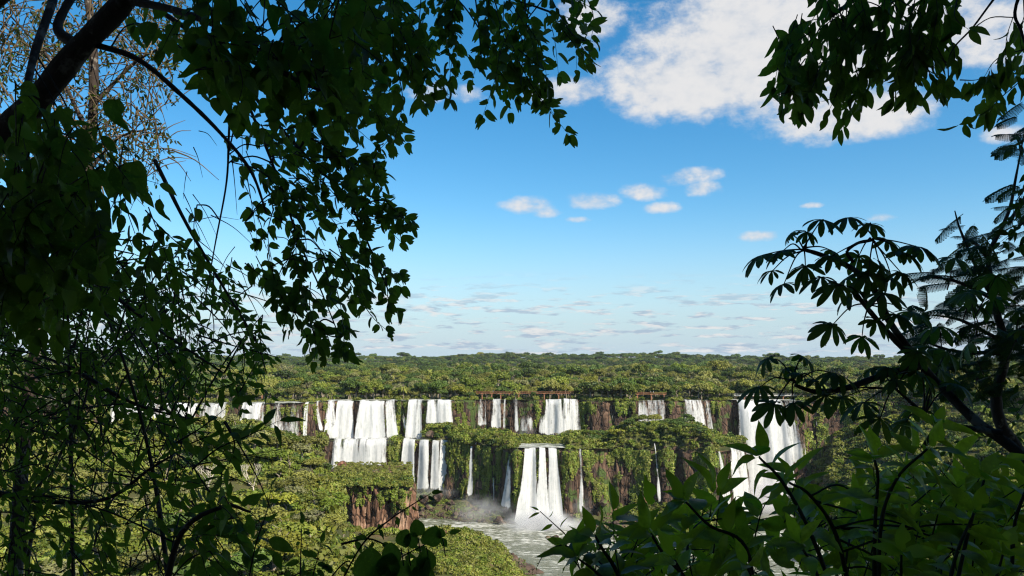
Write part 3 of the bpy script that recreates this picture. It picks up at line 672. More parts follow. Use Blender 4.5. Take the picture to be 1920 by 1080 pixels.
def groundcover(name, n, pr, yfun, zf, lo, hi, mask=None, seed=0, kinds=None, tall=1.):
    r = np.random.default_rng(seed); p = r.uniform(*pr, n); t = r.random(n); Y = yfun(p, t); z = zf(p, Y)
    k = np.ones(n, bool)
    if mask is not None: k &= mask(p, Y, z, r)
    p, Y, z = p[k], Y[k], z[k]; n = len(p); s = r.uniform(lo, hi, n)*(.75+1.3*r.random(n)**4)
    idx = r.integers(0, len(SHRUBS), n) if kinds is None else r.choice(kinds, n)
    scatter(name, 'shrub_mix', np.c_[xof(p, Y), Y, z-.15*s], np.c_[s, s, s*tall*r.uniform(.7, 1.25, n)], np.c_[r.normal(0, .15, n), r.normal(0, .15, n), r.uniform(0, 6.28, n)], idx)
G = [0,1,2,3,4,5,6,7,8,9]
def tmask(p, Y, z, r):
    wet = ((p > 606) & (p < 738)) | ((p > 752) & (p < 797)) | ((p > 797) & (p < 845) & (Y < loY(p)+9)) | ((p > 972) & (p < 1062) & (Y < loY(p)+25)) | ((p > 1084) & (p < 1093) & (Y < loY(p)+10)) | ((p > 1340) & (p < 1394) & (Y < loY(p)+40))
    return ~wet & (fbm(xof(p, Y)*.1, Y*.1, 0, 61, 3) > .35-.12*sm(1090, 1120, p))
groundcover('terrace_shrubbery', 9000, (600, 1396), lambda p, t: loY(p)+.5+(upY(p)-4-loY(p))*t, z_terrace, .9, 2.3, tmask, 1, [0,1,2,3,4,5,6,7,8,9,11])
groundcover('boulder_slope_greenery', 3000, (775, 985), lambda p, t: loY(p)-2-(talus(p)-8)*t, z_gorge, .6, 1.6,
            lambda p, Y, z, r: (fbm(xof(p, Y)*.11, Y*.11, 0, 66, 4) > .47+.12*(1-sm(2, 6, z))) & (z > 1.2) & ~((p > 968) & (p < 990)), 2, [6,7,6,7,8,9,0])
groundcover('east_bank_greenery', 3000, (1060, 1400), lambda p, t: loY(p)-1-(talus(p)-3)*t, z_gorge, .8, 1.9,
            lambda p, Y, z, r: (fbm(xof(p, Y)*.1, Y*.1, 0, 67, 4) > .40+.2*(1-sm(2.5, 6, z))) & (z > 2.5), 3, [6,7,0,1,2,3,4,8])
groundcover('mound_greenery', 5200, (690, 1006), lambda p, t: 330+84*t, z_gorge, .5, 1.9, lambda p, Y, z, r: (z > 1.8) & (fbm(xof(p, Y)*.13, Y*.13, 0, 68, 4) > .41+.22*sm(950, 1000, p)) & ~((p < 800) & (Y < 398) & (fbm(xof(p, Y)*.06, Y*.06, 0, 69, 3) > .45)), 4, [0,1,2,3,4,5,6,7,8,9,10])
groundcover('hill_undergrowth', 5000, (-500, 668), lambda p, t: 140+215*t, z_gorge, 1.0, 2.4, lambda p, Y, z, r: z > 18, 5, [0,1,2,3,4,5,8,9,8,9,11])
groundcover('east_wall_undergrowth', 8000, (1490, 2500), lambda p, t: upY(p)-1-240*t, z_gorge, 1.3, 3.0, lambda p, Y, z, r: z > 3, 6, [0,1,2,8,9,11,11])
def blocktop():
    r = np.random.default_rng(12); n = 900; x = BLK[0]+r.uniform(-24, 24, n); Y = BLK[1]+r.uniform(-18, 17, n); p = pof(x, Y); k = (p > 628) & (p < 772); x, Y = x[k], Y[k]; n = len(x)
    back = sm(414, 426, Y+r.normal(0, 3, n)); z = np.interp(Y, [405, 440], [40.5, 48.0]); s = r.uniform(.6, 1.2, n)*(1+.9*(1-back)); idx = np.where(back > r.random(n), r.choice([10, 10, 0, 4], n), r.choice([0,1,2,3,4,5,8,9,11,11], n))
    scatter('block_top_shrubbery', 'shrub_mix', np.c_[x, Y, z-.1], np.c_[s, s, s*r.uniform(.7, 1.3, n)], zrot(n, .15), idx)
    p = r.uniform(622, 774, 64); Y = np.interp(p, [615,645,690,735,764,778], [430,413,409,408.5,406.5,411])-r.uniform(.5, 2.6, 64); n = 64; d = r.random(n)**2.*11; s = r.uniform(.6, 1.8, n)
    scatter('block_hanging_greenery', 'hanging_mix', np.c_[xof(p, Y), Y, 41.5-d+.0*p], np.c_[s*1.2, s, s], np.c_[r.normal(0, .1, n), r.normal(0, .1, n), r.normal(0, .5, n)], r.integers(0, 4, n))
blocktop()

# ------------------------------------------------------------------ trees one by one
LOOK = dict(broad='rounded mid-green tree', dark='dense deep-green tree', olive='olive-green tree', lime='bright yellow-green tree', dry='thin-leaved brownish tree', palm='feathery palm', bare='bare bleached tree')
NTREE = [0]; ALIKE = {}
def tree(key, x, Y, z, s, where, hs=1.):
    if NTREE[0] >= 300: return
    NTREE[0] += 1
    vi = random.randrange(len(KINDS[key])); cm, tm, h, rx, rz = KINDS[key][vi]
    size = 'small ' if s < .8 else ('tall ' if s > 1.25 else '')
    lab = (size + LOOK[key] + ' ' + where)
    t = empty('palm_tree' if key == 'palm' else 'tree', (x, Y, z-.3), lab, 'tree', 'trees '+where)
    ALIKE.setdefault(lab, []).append(t)
    rz_ = random.uniform(0, 6.28); k = hs*random.uniform(.9, 1.1)
    a = link('trunk', tm, t, (0, 0, 0)); a.scale = (s, s, s*k); a.rotation_euler.z = rz_
    c = link('crown', cm, t, (0, 0, h*.72*s*k)); c.scale = (s*random.uniform(.9, 1.15), s*random.uniform(.9, 1.15), s*k); c.rotation_euler.z = rz_+random.uniform(0, 6)
def pick(w):
    ks = list(w); return random.choices(ks, [w[k] for k in ks])[0]
def hillwhere(p, Y):
    a = 'behind the left thicket' if p < 260 else 'under the left foliage' if p < 400 else 'mid left hill' if p < 520 else 'on the hill beside the block cliff'
    return a + (' at the hilltop' if Y > 290 else ' halfway up' if Y > 215 else ' low down')
placed = []
def spaced(x, Y, d):
    for a, b, c in placed:
        if (a-x)**2+(b-Y)**2 < (d+c)**2*.25: return False
    placed.append((x, Y, d)); return True
def individuals():
    tries = 0; c = 0
    while c < 92 and tries < 4000:
        tries += 1; p = random.uniform(120, 655); Y = 150+190*random.random()**.8
        if Y < 200 and p > 600: continue
        x = xof(p, Y); key = pick(dict(broad=5, olive=2, lime=2.4, dark=1.6, dry=1.6, palm=.35, bare=.3)); s = random.uniform(.7, 1.0)*(1+.6*random.random()**2)
        if not spaced(x, Y, KINDS[key][0][3]*s*1.3): continue
        tree(key, x, Y, float(z_gorge(p, Y)), s, hillwhere(p, Y), .75); c += 1
    for p, Y, key, s in [(480,300,'dry',1.0),(512,318,'olive',1.05),(590,330,'dry',.95),(560,335,'broad',1.0),(440,335,'dry',.9),(612,322,'dark',.8),(478,236,'bare',1.1),(668,392,'lime',.7),(655,395,'dark',.9),(640,398,'dark',.8)]:
        tree(key, xof(p, Y), Y, float(z_gorge(p, Y)), s, 'on the crest of the left hill' if Y > 290 and Y < 370 else ('leaning at the foot of the block cliff' if Y > 370 else 'amid the left hill greenery'), .8)
    # front rows of the forest on the upper rim
    tries = c = 0
    marks = [(330,'behind the leaf-hidden left falls'),(505,'behind the far left curtains'),(612,'behind the narrow white pillar'),(670,'behind the double-tier waterfall'),(760,'right behind the widest dense sheet'),(850,'behind the flat white curtain'),
             (900,'left of the brown footbridge'),(1000,'behind the brown footbridge'),(1095,'above the broad square curtain'),(1190,'above the reddish upper cliff'),(1270,'behind the striped curtain'),(1350,'between the two right-hand curtains'),(1500,'behind the thundering waterfall'),(1700,'at the rim of the right gorge wall')]
    while c < 70 and tries < 4000:
        tries += 1; p = random.uniform(300, 1640); off = random.uniform(7, 46)
        if any(a-4 < p < b+4 for a, b in FU if b-a > 12) and off < 25: continue
        Y = float(upY(p))+off; x = xof(p, Y); key = pick(dict(broad=4, olive=3, dry=2.2, dark=2.2, lime=.8, palm=.6)); s = random.uniform(.8, 1.45)
        if not spaced(x, Y, KINDS[key][0][3]*s*1.25): continue
        w = [m for q, m in marks if p < q or q == 1700][0]
        tree(key, x, Y, float(z_plateau(p, Y)), s, w + (', front row' if off < 20 else ', second row' if off < 33 else ', third row'), 1.0); c += 1
    for p, off, key, sz in [(866,8,'broad',1.0),(880,7,'dark',.9),(872,14,'olive',1.1),(1000,8,'dark',.8),(1108,7,'dark',1.6),(1128,7,'broad',1.5),(1142,12,'dark',1.7),(1165,9,'olive',1.6),(1182,7,'broad',1.4),(1262,7,'dark',1.0),(1270,12,'broad',1.2),(1345,8,'broad',1.1),(1362,9,'olive',1.1),(1520,8,'broad',1.0)]:
        Y = float(upY(p))+off; tree(key, xof(p, Y), Y, float(z_plateau(p, Y)), sz, 'crowding the rim between upper falls', 1.0)
    tree('olive', xof(1348, 900), 900, float(z_plateau(1348, 900)), 2.7, 'standing clear above the skyline over the thundering waterfall', 1.15)
    # wooded island between the two steps
    tries = c = 0
    while c < 52 and tries < 3000:
        tries += 1; p = random.uniform(1098, 1345); Y = float(loY(p)+2+(upY(p)-14-loY(p))*random.random()**1.2); x = xof(p, Y)
        key = pick(dict(broad=4, dark=4, olive=1.4, lime=.8, palm=.3)); s = random.uniform(.65, 1.2)
        if not spaced(x, Y, KINDS[key][0][3]*s*1.0): continue
        a = 'left on the wooded island' if p < 1160 else 'mid wooded island' if p < 1240 else 'right on the wooded island'
        tree(key, x, Y, float(z_terrace(p, Y)), s, a + (' at the cliff edge' if Y < loY(p)+14 else ' below the upper falls' if Y > loY(p)+45 else ''), .8); c += 1
    for p, dy, key, s in [(880,14,'broad',.5),(905,12,'broad',.75),(935,10,'olive',.7),(925,20,'broad',.8),(918,52,'dark',.6),(945,40,'broad',.55),(955,16,'olive',.55),(868,20,'dark',.5),(985,62,'broad',.45),(1120,24,'broad',.5),(1100,40,'lime',.45)]:
        tree(key, xof(p, loY(p)+dy), float(loY(p)+dy), float(z_terrace(p, loY(p)+dy)), s, 'on the terrace by the slim falls' if p < 990 else 'on the green terrace right of the pool', .7)
    # right gorge wall
    tries = c = 0
    while c < 46 and tries < 3000:
        tries += 1; p = random.uniform(1500, 1935); d = random.uniform(-20, 190); Y = float(upY(p))-d
        if Y < 230: continue
        x = xof(p, Y); key = pick(dict(broad=3, olive=2.4, dry=1.6, dark=2.2, lime=1.8, palm=.4)); s = random.uniform(.75, 1.35)
        if not spaced(x, Y, KINDS[key][0][3]*s*1.2): continue
        z = float(z_plateau(p, Y) if d < 0 else z_gorge(p, Y))
        a = 'on the right wall' + (' beside the thundering waterfall' if p < 1600 else ' behind fingered leaves' if p < 1760 else ' at the right edge')
        tree(key, x, Y, z, s, a + (' on top' if d < 0 else ' halfway down' if d < 90 else ' low down'), .9); c += 1
individuals()

# ------------------------------------------------------------------ footbridges, visitors, boulders, bird
def footbridge(label, p0, p1, Y0, Y1, z, deck, piers, rail=True, th=.5):
    a = Vector((xof(p0, Y0), Y0, z)); b = Vector((xof(p1, Y1), Y1, z)); d = b-a; L = d.length; ang = math.atan2(d.y, d.x); c = (a+b)/2; u = d.normalized(); nrm = Vector((-u.y, u.x, 0))
    t = empty('footbridge', c, label, 'footbridge')
    m = MB(); m.box((0, 0, 0), (L, 1.6, th), ang); m.build('deck', deck, t, loc=(0, 0, 0))
    for sgn in (-1, 1):
        m = MB(); m.box(nrm*.78*sgn+Vector((0, 0, th/2+1.05)), (L, .12, .14), ang); m.box(nrm*.78*sgn+Vector((0, 0, th/2+.55)), (L, .08, .08), ang)
        k = int(L/2.2)
        for i in range(k+1): m.box(u*(L*(i/k-.5))+nrm*.78*sgn+Vector((0, 0, th/2+.55)), (.12, .12, 1.1), ang)
        m.build('handrail', deck, t, loc=(0, 0, 0))
    for q in piers:
        f = (q-p0)/(p1-p0); w = a+d*f; h = z-float(z_plateau(q, max(w.y, float(upY(q)))))+1.5
        m = MB(); m.box((0, 0, -h/2-th/2), (.8, .8, h), ang); m.box((0, 0, -th/2-.2), (1.8, 1.6, .4), ang); o = m.build('pier', MAT['pier'], t, loc=tuple(w-c))
footbridge('long brown footbridge on piers along the upper rim above the ribbons', 893, 1076, 627, 624, 78.3, MAT['rust'], (904, 922, 939, 956, 973, 1021, 1048, 1070))
footbridge('short brown footbridge above the striped curtain right of the reddish cliff', 1193, 1250, 612, 612, 78.2, MAT['rust'], (1196, 1222, 1246))
footbridge('pale footbridge on orange piers at the brink of the thundering waterfall', 1378, 1506, 622, 622, 76.6, MAT['concrete'], (1397, 1415, 1433, 1470))
footbridge('pale footbridge across the shallow river at the far left of the upper rim', 452, 533, 640, 640, 80.0, MAT['concrete'], (470, 490, 510), th=1.0)

def person_mesh(shirt, legs, seed):
    r = random.Random(seed); b = MB()
    m = bpy.data.meshes.new('tmp'); J = [(0,0,.95),(0,0,1.2),(0,0,1.42),(0,0,1.53),(0,.01,1.68),(-.1,0,.88),(-.11,.02+r.uniform(-.06,.06),.48),(-.12,0,.04),(.1,0,.88),(.11,.03,.48),(.12,r.uniform(-.1,.1),.04),
         (-.2,0,1.4),(-.26,.02,1.12),(-.25,-.1,.88),(.2,0,1.4),(.27,.03,1.12),(.22,-.16,1.0)]
    Ed = [(0,1),(1,2),(2,3),(3,4),(0,5),(5,6),(6,7),(0,8),(8,9),(9,10),(2,11),(11,12),(12,13),(2,14),(14,15),(15,16)]
    m.from_pydata(J, Ed, []); o = bpy.data.objects.new('tmp', m); COL.objects.link(o); o.modifiers.new('s', 'SKIN')
    R = [.15,.16,.15,.06,.105,.095,.065,.045,.095,.065,.045,.06,.045,.035,.06,.045,.035]
    for i, q in enumerate(m.skin_vertices[0].data): q.radius = (R[i], R[i]*.8); q.use_root = i == 0
    o.modifiers.new('u', 'SUBSURF').levels = 1
    dg = bpy.context.evaluated_depsgraph_get(); me = bpy.data.meshes.new_from_object(o.evaluated_get(dg)); bpy.data.objects.remove(o)
    for x in (legs, shirt, flat('skin', (.35,.2,.14))): me.materials.append(x)
    for f in me.polygons: z = f.center.z; f.material_index = 2 if z > 1.5 else (1 if z > .93 else 0)
    return me
SH = {k: flat(k+'_shirt', c) for k, c in dict(white=(.75,.75,.75), blue=(.05,.12,.4), dark=(.03,.03,.04), red=(.5,.05,.04), pink=(.6,.2,.3)).items()}
JEANS = flat('dark_trousers', (.03,.035,.05)); PM = {k: person_mesh(m, JEANS, i) for i, (k, m) in enumerate(SH.items())}
for i, (p, Y, z, k, lab) in enumerate([(924.5,626.5,78.65,'blue','distant visitor in blue on the brown footbridge, left of the pair'),(943.5,626.3,78.65,'dark','distant visitor in dark clothes alone on the brown footbridge'),
        (1221,612,78.55,'white','visitor in white on the short footbridge, left one'),(1226,612,78.55,'white','visitor in white on the short footbridge, right one'),
        (1418,622,76.95,'dark','dark clothed visitor on the pale footbridge over the thundering waterfall')]):
    o = link('person', PM[k], loc=(xof(p, Y), Y, z)); o['label'] = lab; o['category'] = 'person'; o['group'] = 'visitors on the footbridges'; o.rotation_euler.z = i*1.3

ROCK = []
def rock_mesh(seed, mat, sub=3):
    r = random.Random(seed); pl = [(Vector((r.gauss(0, 1), r.gauss(0, 1), r.gauss(0, .8))).normalized(), r.uniform(.62, .92)) for _ in range(13)]
    def f(c):
        k = 1.
        for n, d in pl:
            q = c.dot(n)
            if q > 1e-3: k = min(k, d/q)
        return k*(.84+.34*float(fbm(c.x*2.3+seed, c.y*2.3, c.z*2.3, seed, 5)))
    V, Fc = ico(sub, f, (1, .85, .72)); b = MB(); b.add(V, Fc); return b.mesh('boulder', mat)
ROCK = [rock_mesh(i, MAT['boulder']) for i in range(6)]; REDROCK = [rock_mesh(20+i, MAT['redrock']) for i in range(2)]
def boulder(p, Y, z, s, lab, group=None, red=False, sc=(1, 1, 1), rz=None):
    o = link('boulder', random.choice(REDROCK if red else ROCK), loc=(xof(p, Y), Y, z+s*.25)); o.scale = (s*sc[0], s*sc[1], s*sc[2])
    o.rotation_euler = (random.uniform(-.3, .3), random.uniform(-.3, .3), random.uniform(0, 6) if rz is None else rz); o['label'] = lab; o['category'] = 'boulder'
    if group: o['group'] = group; ALIKE.setdefault(lab, []).append(o)
    return o
boulder(641, 438, 47.3, 2.6, 'large smooth red-brown boulder on the grassy top of the block', red=True, sc=(1.0, 1, .95))
boulder(1043.5, 598, 47.5, 2.6, 'dark squarish boulder at the foot of the broad square curtain', sc=(.95, 1, 1.3))
boulder(795, 545, 9.5, 5.0, 'big rounded boulder under the lower cascade, left one'); boulder(822, 552, 10.0, 5.2, 'big rounded boulder under the lower cascade, right one')
boulder(936, 518, 2.2, 3.0, 'pale grey boulder at the waterline left of the main plunge'); boulder(1027, 480, -.6, 1.6, 'small dark rock standing alone in the river', sc=(1.2, 1, 1))
boulder(1040, 478, -.4, 2.8, 'dark wet rock at the tip of the right bank'); boulder(1130, 520, 12, 3.6, 'square brown boulder in shrubs under the island cliff'); boulder(1203, 512, 15, 3.8, 'reddish block of rock in shrubs near the slim slanting waterfall', red=True)
boulder(806, 586, 49.5, 3.6, 'mossy red rock knob right of the stepped cascade', sc=(1, 1, 1.1)); boulder(862, 574, 48, 2.6, 'broad red-brown outcrop on the terrace above the lower cascade', sc=(1.5, 1, .8))
boulder(838, 576, 48.5, 2.0, 'smaller red-brown rock beside the broad outcrop')
for k, (p, Y, z, s, lab) in enumerate([(962,396,3,5.2,'jagged brown slab on the river point'),(985,399,1.2,5.0,'lower brown slab sloping into the river'),(1001,402,-.6,3.6,'outermost brown rock at the river point'),(955,402,5.5,4.2,'upright dark rock at the top of the river point'),(975,404,3.2,3.0,'cracked brown rock behind the river point'),(940,392,6,4,'reddish brown rock where shrubs end on the mound'),(838,403,18.5,2.6,'brown rock on the crest of the green mound')]):
    boulder(p, Y, z, s, lab, red=k in (5, 6), sc=(1.35, 1, .8))
for i in range(64):
    left = i < 40
    for _ in range(40):
        p = random.uniform(780, 975) if left else random.uniform(1052, 1260); Y = float(loY(p))-random.uniform(8 if left else 20, float(talus(p))-2); z = float(z_gorge(p, Y))
        if z > .2 and (z < 6 or random.random() < .4): break
    s = random.uniform(1.2, 2.9); reg = ('on the slope below the lower cascade' if p < 860 else 'below the slim waterfall' if p < 920 else 'left of the main plunge') if left else ('right of the main plunge' if p < 1140 else 'on the bank behind the big-leaved shrub')
    boulder(p, Y, z, s, ('large ' if s > 2.2 else '') + 'brown boulder ' + reg + (' at the waterline' if z < 2.5 else ' among greenery'), 'boulders ' + reg)
def rubble():
    r = np.random.default_rng(4); B = MB(); n = 0
    base = [(np.array([v.co for v in m.vertices]), [list(f.vertices) for f in m.polygons]) for m in [rock_mesh(60+i, MAT['boulder'], 2) for i in range(4)]]
    for side, cnt in ((0, 900), (1, 700), (2, 160)):
        p = r.uniform(*[(772, 985), (1040, 1400), (930, 1008)][side], cnt); Y = loY(p)-r.uniform(1, 2, cnt)-r.random(cnt)**.7*(talus(p)+1) if side < 2 else r.uniform(385, 405, cnt); z = z_gorge(p, Y)
        for i in range(cnt):
            if z[i] < -.8 or (side == 2 and p[i] < 955 and r.random() < .6): continue
            V, Fc = base[r.integers(4)]; s = r.uniform(.5, 1.5); a = r.uniform(0, 6.28); c, q = math.cos(a), math.sin(a)
            B.add(V @ np.array([[c, q, 0], [-q, c, 0], [0, 0, 1]])*s+np.array([xof(p[i], Y[i]), Y[i], z[i]+s*.2]), Fc)
    B.build('rubble', MAT['boulder'], None, False, kind='stuff')
rubble()
def bird():
    b = MB(); b.tube([(-.35,0,0),(-.15,0,.03),(.15,0,.02),(.38,0,0)], [.02,.09,.08,.02], 6)
    b.add([(.12,0,.04),(-.1,0,.04),(-.12,.5,.2),(.05,.5,.22),(-.2,1.0,.05)], [[0,1,2,3],[3,2,4]]); b.add([(.12,0,.04),(-.1,0,.04),(-.12,-.5,.2),(.05,-.5,.22),(-.2,-1.0,.05)], [[1,0,3,2],[2,3,4]])
    o = b.build('bird', flat('dark_plumage', (.02,.02,.02))); o.location = P(1548, 648, 330); o.rotation_euler = (.5, .2, -.5); o['label'] = 'small dark bird soaring over the right horizon'; o['category'] = 'bird'
bird()

# ------------------------------------------------------------------ foreground plants
def leaf_geo(prof, w, fold=.25, droop=.3, stalk=.12, notch=None, wav=0.):
    """one blade along +Y with folded halves; base at the origin"""
    ts = [t for t, _ in prof]; V, Fc = [], []
    V += [(0, 0, 0), (.018, 0, 0), (.018, stalk, 0), (0, stalk, 0)]; Fc += [[0, 1, 2, 3]]
    b = len(V)
    for i, (t, k) in enumerate(prof):
        y = stalk+(1-stalk)*t; z = -droop*t*t; h = k*w*.5; e = h*fold; tc = t if notch is None else min(t, notch)
        V += [(-h*math.cos(fold), y, z+e+wav*math.sin(i*2.1)), (.009, stalk+(1-stalk)*tc, -droop*tc*tc), (h*math.cos(fold), y, z+e+wav*math.sin(i*1.7+1))]
    for i in range(len(prof)-1):
        a = b+3*i; Fc += [[a, a+1, a+4, a+3], [a+1, a+2, a+5, a+4]]
    return np.array(V, float), Fc
OV = [(0,.04),(.08,.55),(.25,.92),(.42,1),(.62,.82),(.8,.47),(.92,.18),(1,.02)]
EL = [(0,.04),(.1,.42),(.3,.88),(.5,1),(.7,.86),(.88,.45),(1,.03)]
HE = [(-.06,.55),(.08,.9),(.25,1),(.45,.95),(.65,.72),(.82,.42),(1,.03)]
BI = [(-.02,.5),(.12,.95),(.35,1),(.6,.95),(.8,.75),(.93,.5),(1,.3)]
LN = [(0,.05),(.15,.6),(.35,1),(.6,.8),(.82,.4),(1,.02)]
SHAPES = {'ovate': [leaf_geo(OV, .44, .28, .35, .08), leaf_geo(OV, .48, .1, .55, .08, wav=.015), leaf_geo(OV, .42, .45, .1, .08)],
          'ellipse': [leaf_geo(EL, .40, .25, .2, .1), leaf_geo(EL, .44, .1, .4, .1, wav=.02)],
          'heart': [leaf_geo(HE, .78, .18, .3, .2), leaf_geo(HE, .7, .35, .45, .2, wav=.02)],
          'bilobe': [leaf_geo(BI, .62, .35, .15, .12, .8), leaf_geo(BI, .55, .6, .25, .12, .82), leaf_geo(BI, .7, .15, .1, .12, .78)],
          'lance': [leaf_geo(LN, .26, .25, .3, .1), leaf_geo(LN, .30, .1, .5, .1, wav=.015)],
          'round': [leaf_geo([(-.05,.6),(.1,.92),(.3,1),(.55,.97),(.78,.7),(.93,.35),(1,.1)], .9, .12, .1, .14)]}
def palmate_geo(seed):
    r = random.Random(seed); B = MB(); n = r.choice((8, 9, 9, 10))
    for i in range(n):
        a = -2.45+4.9*i/(n-1)+r.uniform(-.06, .06); L = (.5-.17*abs(a)/2.45)*r.uniform(.9, 1.08); g, Fc = leaf_geo([(0,.16),(.2,.4),(.45,.8),(.68,1),(.86,.85),(.96,.45),(1,.1)], .345, .22, r.uniform(.35, .75), .02)
        g = g*L; R = np.array(Euler((0, r.uniform(-.25, .25), 0)).to_matrix()); g = g @ R.T; c, s = math.cos(a), math.sin(a)
        B.add(g @ np.array([[c, -s, 0], [s, c, 0], [0, 0, 1]]), Fc)
    return np.concatenate(B.v), B.f
for _k in ('heart', 'ovate', 'bilobe', 'ellipse'):
    for _i, (prof, w, nt_) in enumerate([({'heart': HE, 'ovate': OV, 'bilobe': BI, 'ellipse': EL}[_k], {'heart': .74, 'ovate': .46, 'bilobe': .62, 'ellipse': .42}[_k], .8 if _k == 'bilobe' else None)]*2):
        g, fc = leaf_geo(prof, w, .2+.2*_i, .25+.35*_i, .12, nt_, .012)
        for j in ((3, 4) if _i else (2, 5)):
            q = 4+3*min(j, len(prof)-2)+(0 if _i else 2); g[q, 0] *= .35+.2*_i
        SHAPES[_k].append((g, fc))
SHAPES['palmate'] = [palmate_geo(i) for i in range(5)]
def frond_geo(seed):
    r = random.Random(seed); B = MB(); B.tube([(0,0,0),(0,.5,.02),(0,1,-.06)], [.010,.008,.004], 4)
    for i in range(10):
        t = .12+.86*i/9; L = .34*math.sin(.5+2.2*t)*r.uniform(.85, 1.1)
        for sg in (-1, 1):
            d = Vector((sg*.82, .55, -.12)).normalized(); q = Vector((-d.y*sg, d.x*sg, 0)); o = Vector((0, t, -.06*t*t))
            for j in range(9):
                u = (j+.6)/9.5; c = o+d*L*u+Vector((0, 0, -.09*u*u)); w = .06*(1-.35*abs(u-.45))
                for s2 in (-1, 1):
                    e = c+q*w*s2+d*.012+Vector((0, 0, -.008)); B.add([tuple(c-d*.014), tuple(e-d*.015), tuple(e+d*.013), tuple(c+d*.015)], [[0,1,2,3]])
    return np.concatenate(B.v), B.f
SHAPES['frond'] = [frond_geo(i) for i in range(3)]

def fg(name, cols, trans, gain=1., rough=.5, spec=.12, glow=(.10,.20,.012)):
    t = NT(name); g = t.geo(); oi = t.N('ShaderNodeObjectInfo')
    r = t.M('FRACT', t.M('ADD', t.M('MULTIPLY', g.outputs['Random Per Island'], 1.0), t.M('MULTIPLY', oi.outputs['Random'], 9.7)))
    col = t.ramp(r, [((i+.5)/len(cols), tuple(x*gain for x in c)) for i, c in enumerate(cols)])
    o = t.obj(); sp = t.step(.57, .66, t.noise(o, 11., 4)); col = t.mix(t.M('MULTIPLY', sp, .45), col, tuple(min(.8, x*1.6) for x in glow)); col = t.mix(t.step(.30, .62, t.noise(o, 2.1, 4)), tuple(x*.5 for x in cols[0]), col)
    a = t.bsdf(col, rough, t.noise(o, 5., 3), .12, .02, spec); tr = t.N('ShaderNodeBsdfTranslucent', {'Color': t.mix(.55, col, glow)}).outputs[0]
    return t.surf(t.N('ShaderNodeMixShader', {0: trans, 1: a, 2: tr}).outputs[0])
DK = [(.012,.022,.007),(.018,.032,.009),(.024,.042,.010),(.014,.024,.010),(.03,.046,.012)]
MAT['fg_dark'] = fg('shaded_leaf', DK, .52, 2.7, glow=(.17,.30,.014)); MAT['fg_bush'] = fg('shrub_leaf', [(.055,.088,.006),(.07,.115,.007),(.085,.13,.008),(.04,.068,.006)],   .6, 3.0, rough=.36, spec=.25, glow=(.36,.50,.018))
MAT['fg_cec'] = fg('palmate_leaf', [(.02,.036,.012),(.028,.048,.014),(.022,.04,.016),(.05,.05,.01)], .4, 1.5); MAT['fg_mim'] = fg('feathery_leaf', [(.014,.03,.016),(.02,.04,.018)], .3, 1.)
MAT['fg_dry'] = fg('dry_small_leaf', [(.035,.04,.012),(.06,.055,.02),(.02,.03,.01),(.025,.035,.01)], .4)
def bark(name, c, c2):
    t = NT(name); o = t.obj(); n = t.noise(t.mapping(o, (1, 1, .5)), 14., 7, .65); b = t.step(.55, .62, t.noise(o, 6., 5, .6))
    return t.surf(t.bsdf(t.mix(b, t.mix(n, tuple(x*.5 for x in c), c), c2), .85, n, .8, .03))
MAT['bark'] = bark('dark_bark', (.045,.032,.024), (.14,.125,.105)); MAT['twig'] = bark('dark_twig', (.028,.02,.014), (.05,.04,.03)); MAT['stem'] = bark('green_stem', (.03,.032,.014), (.045,.04,.025)); MAT['drytwig'] = bark('tan_twig', (.12,.085,.045), (.17,.13,.08))

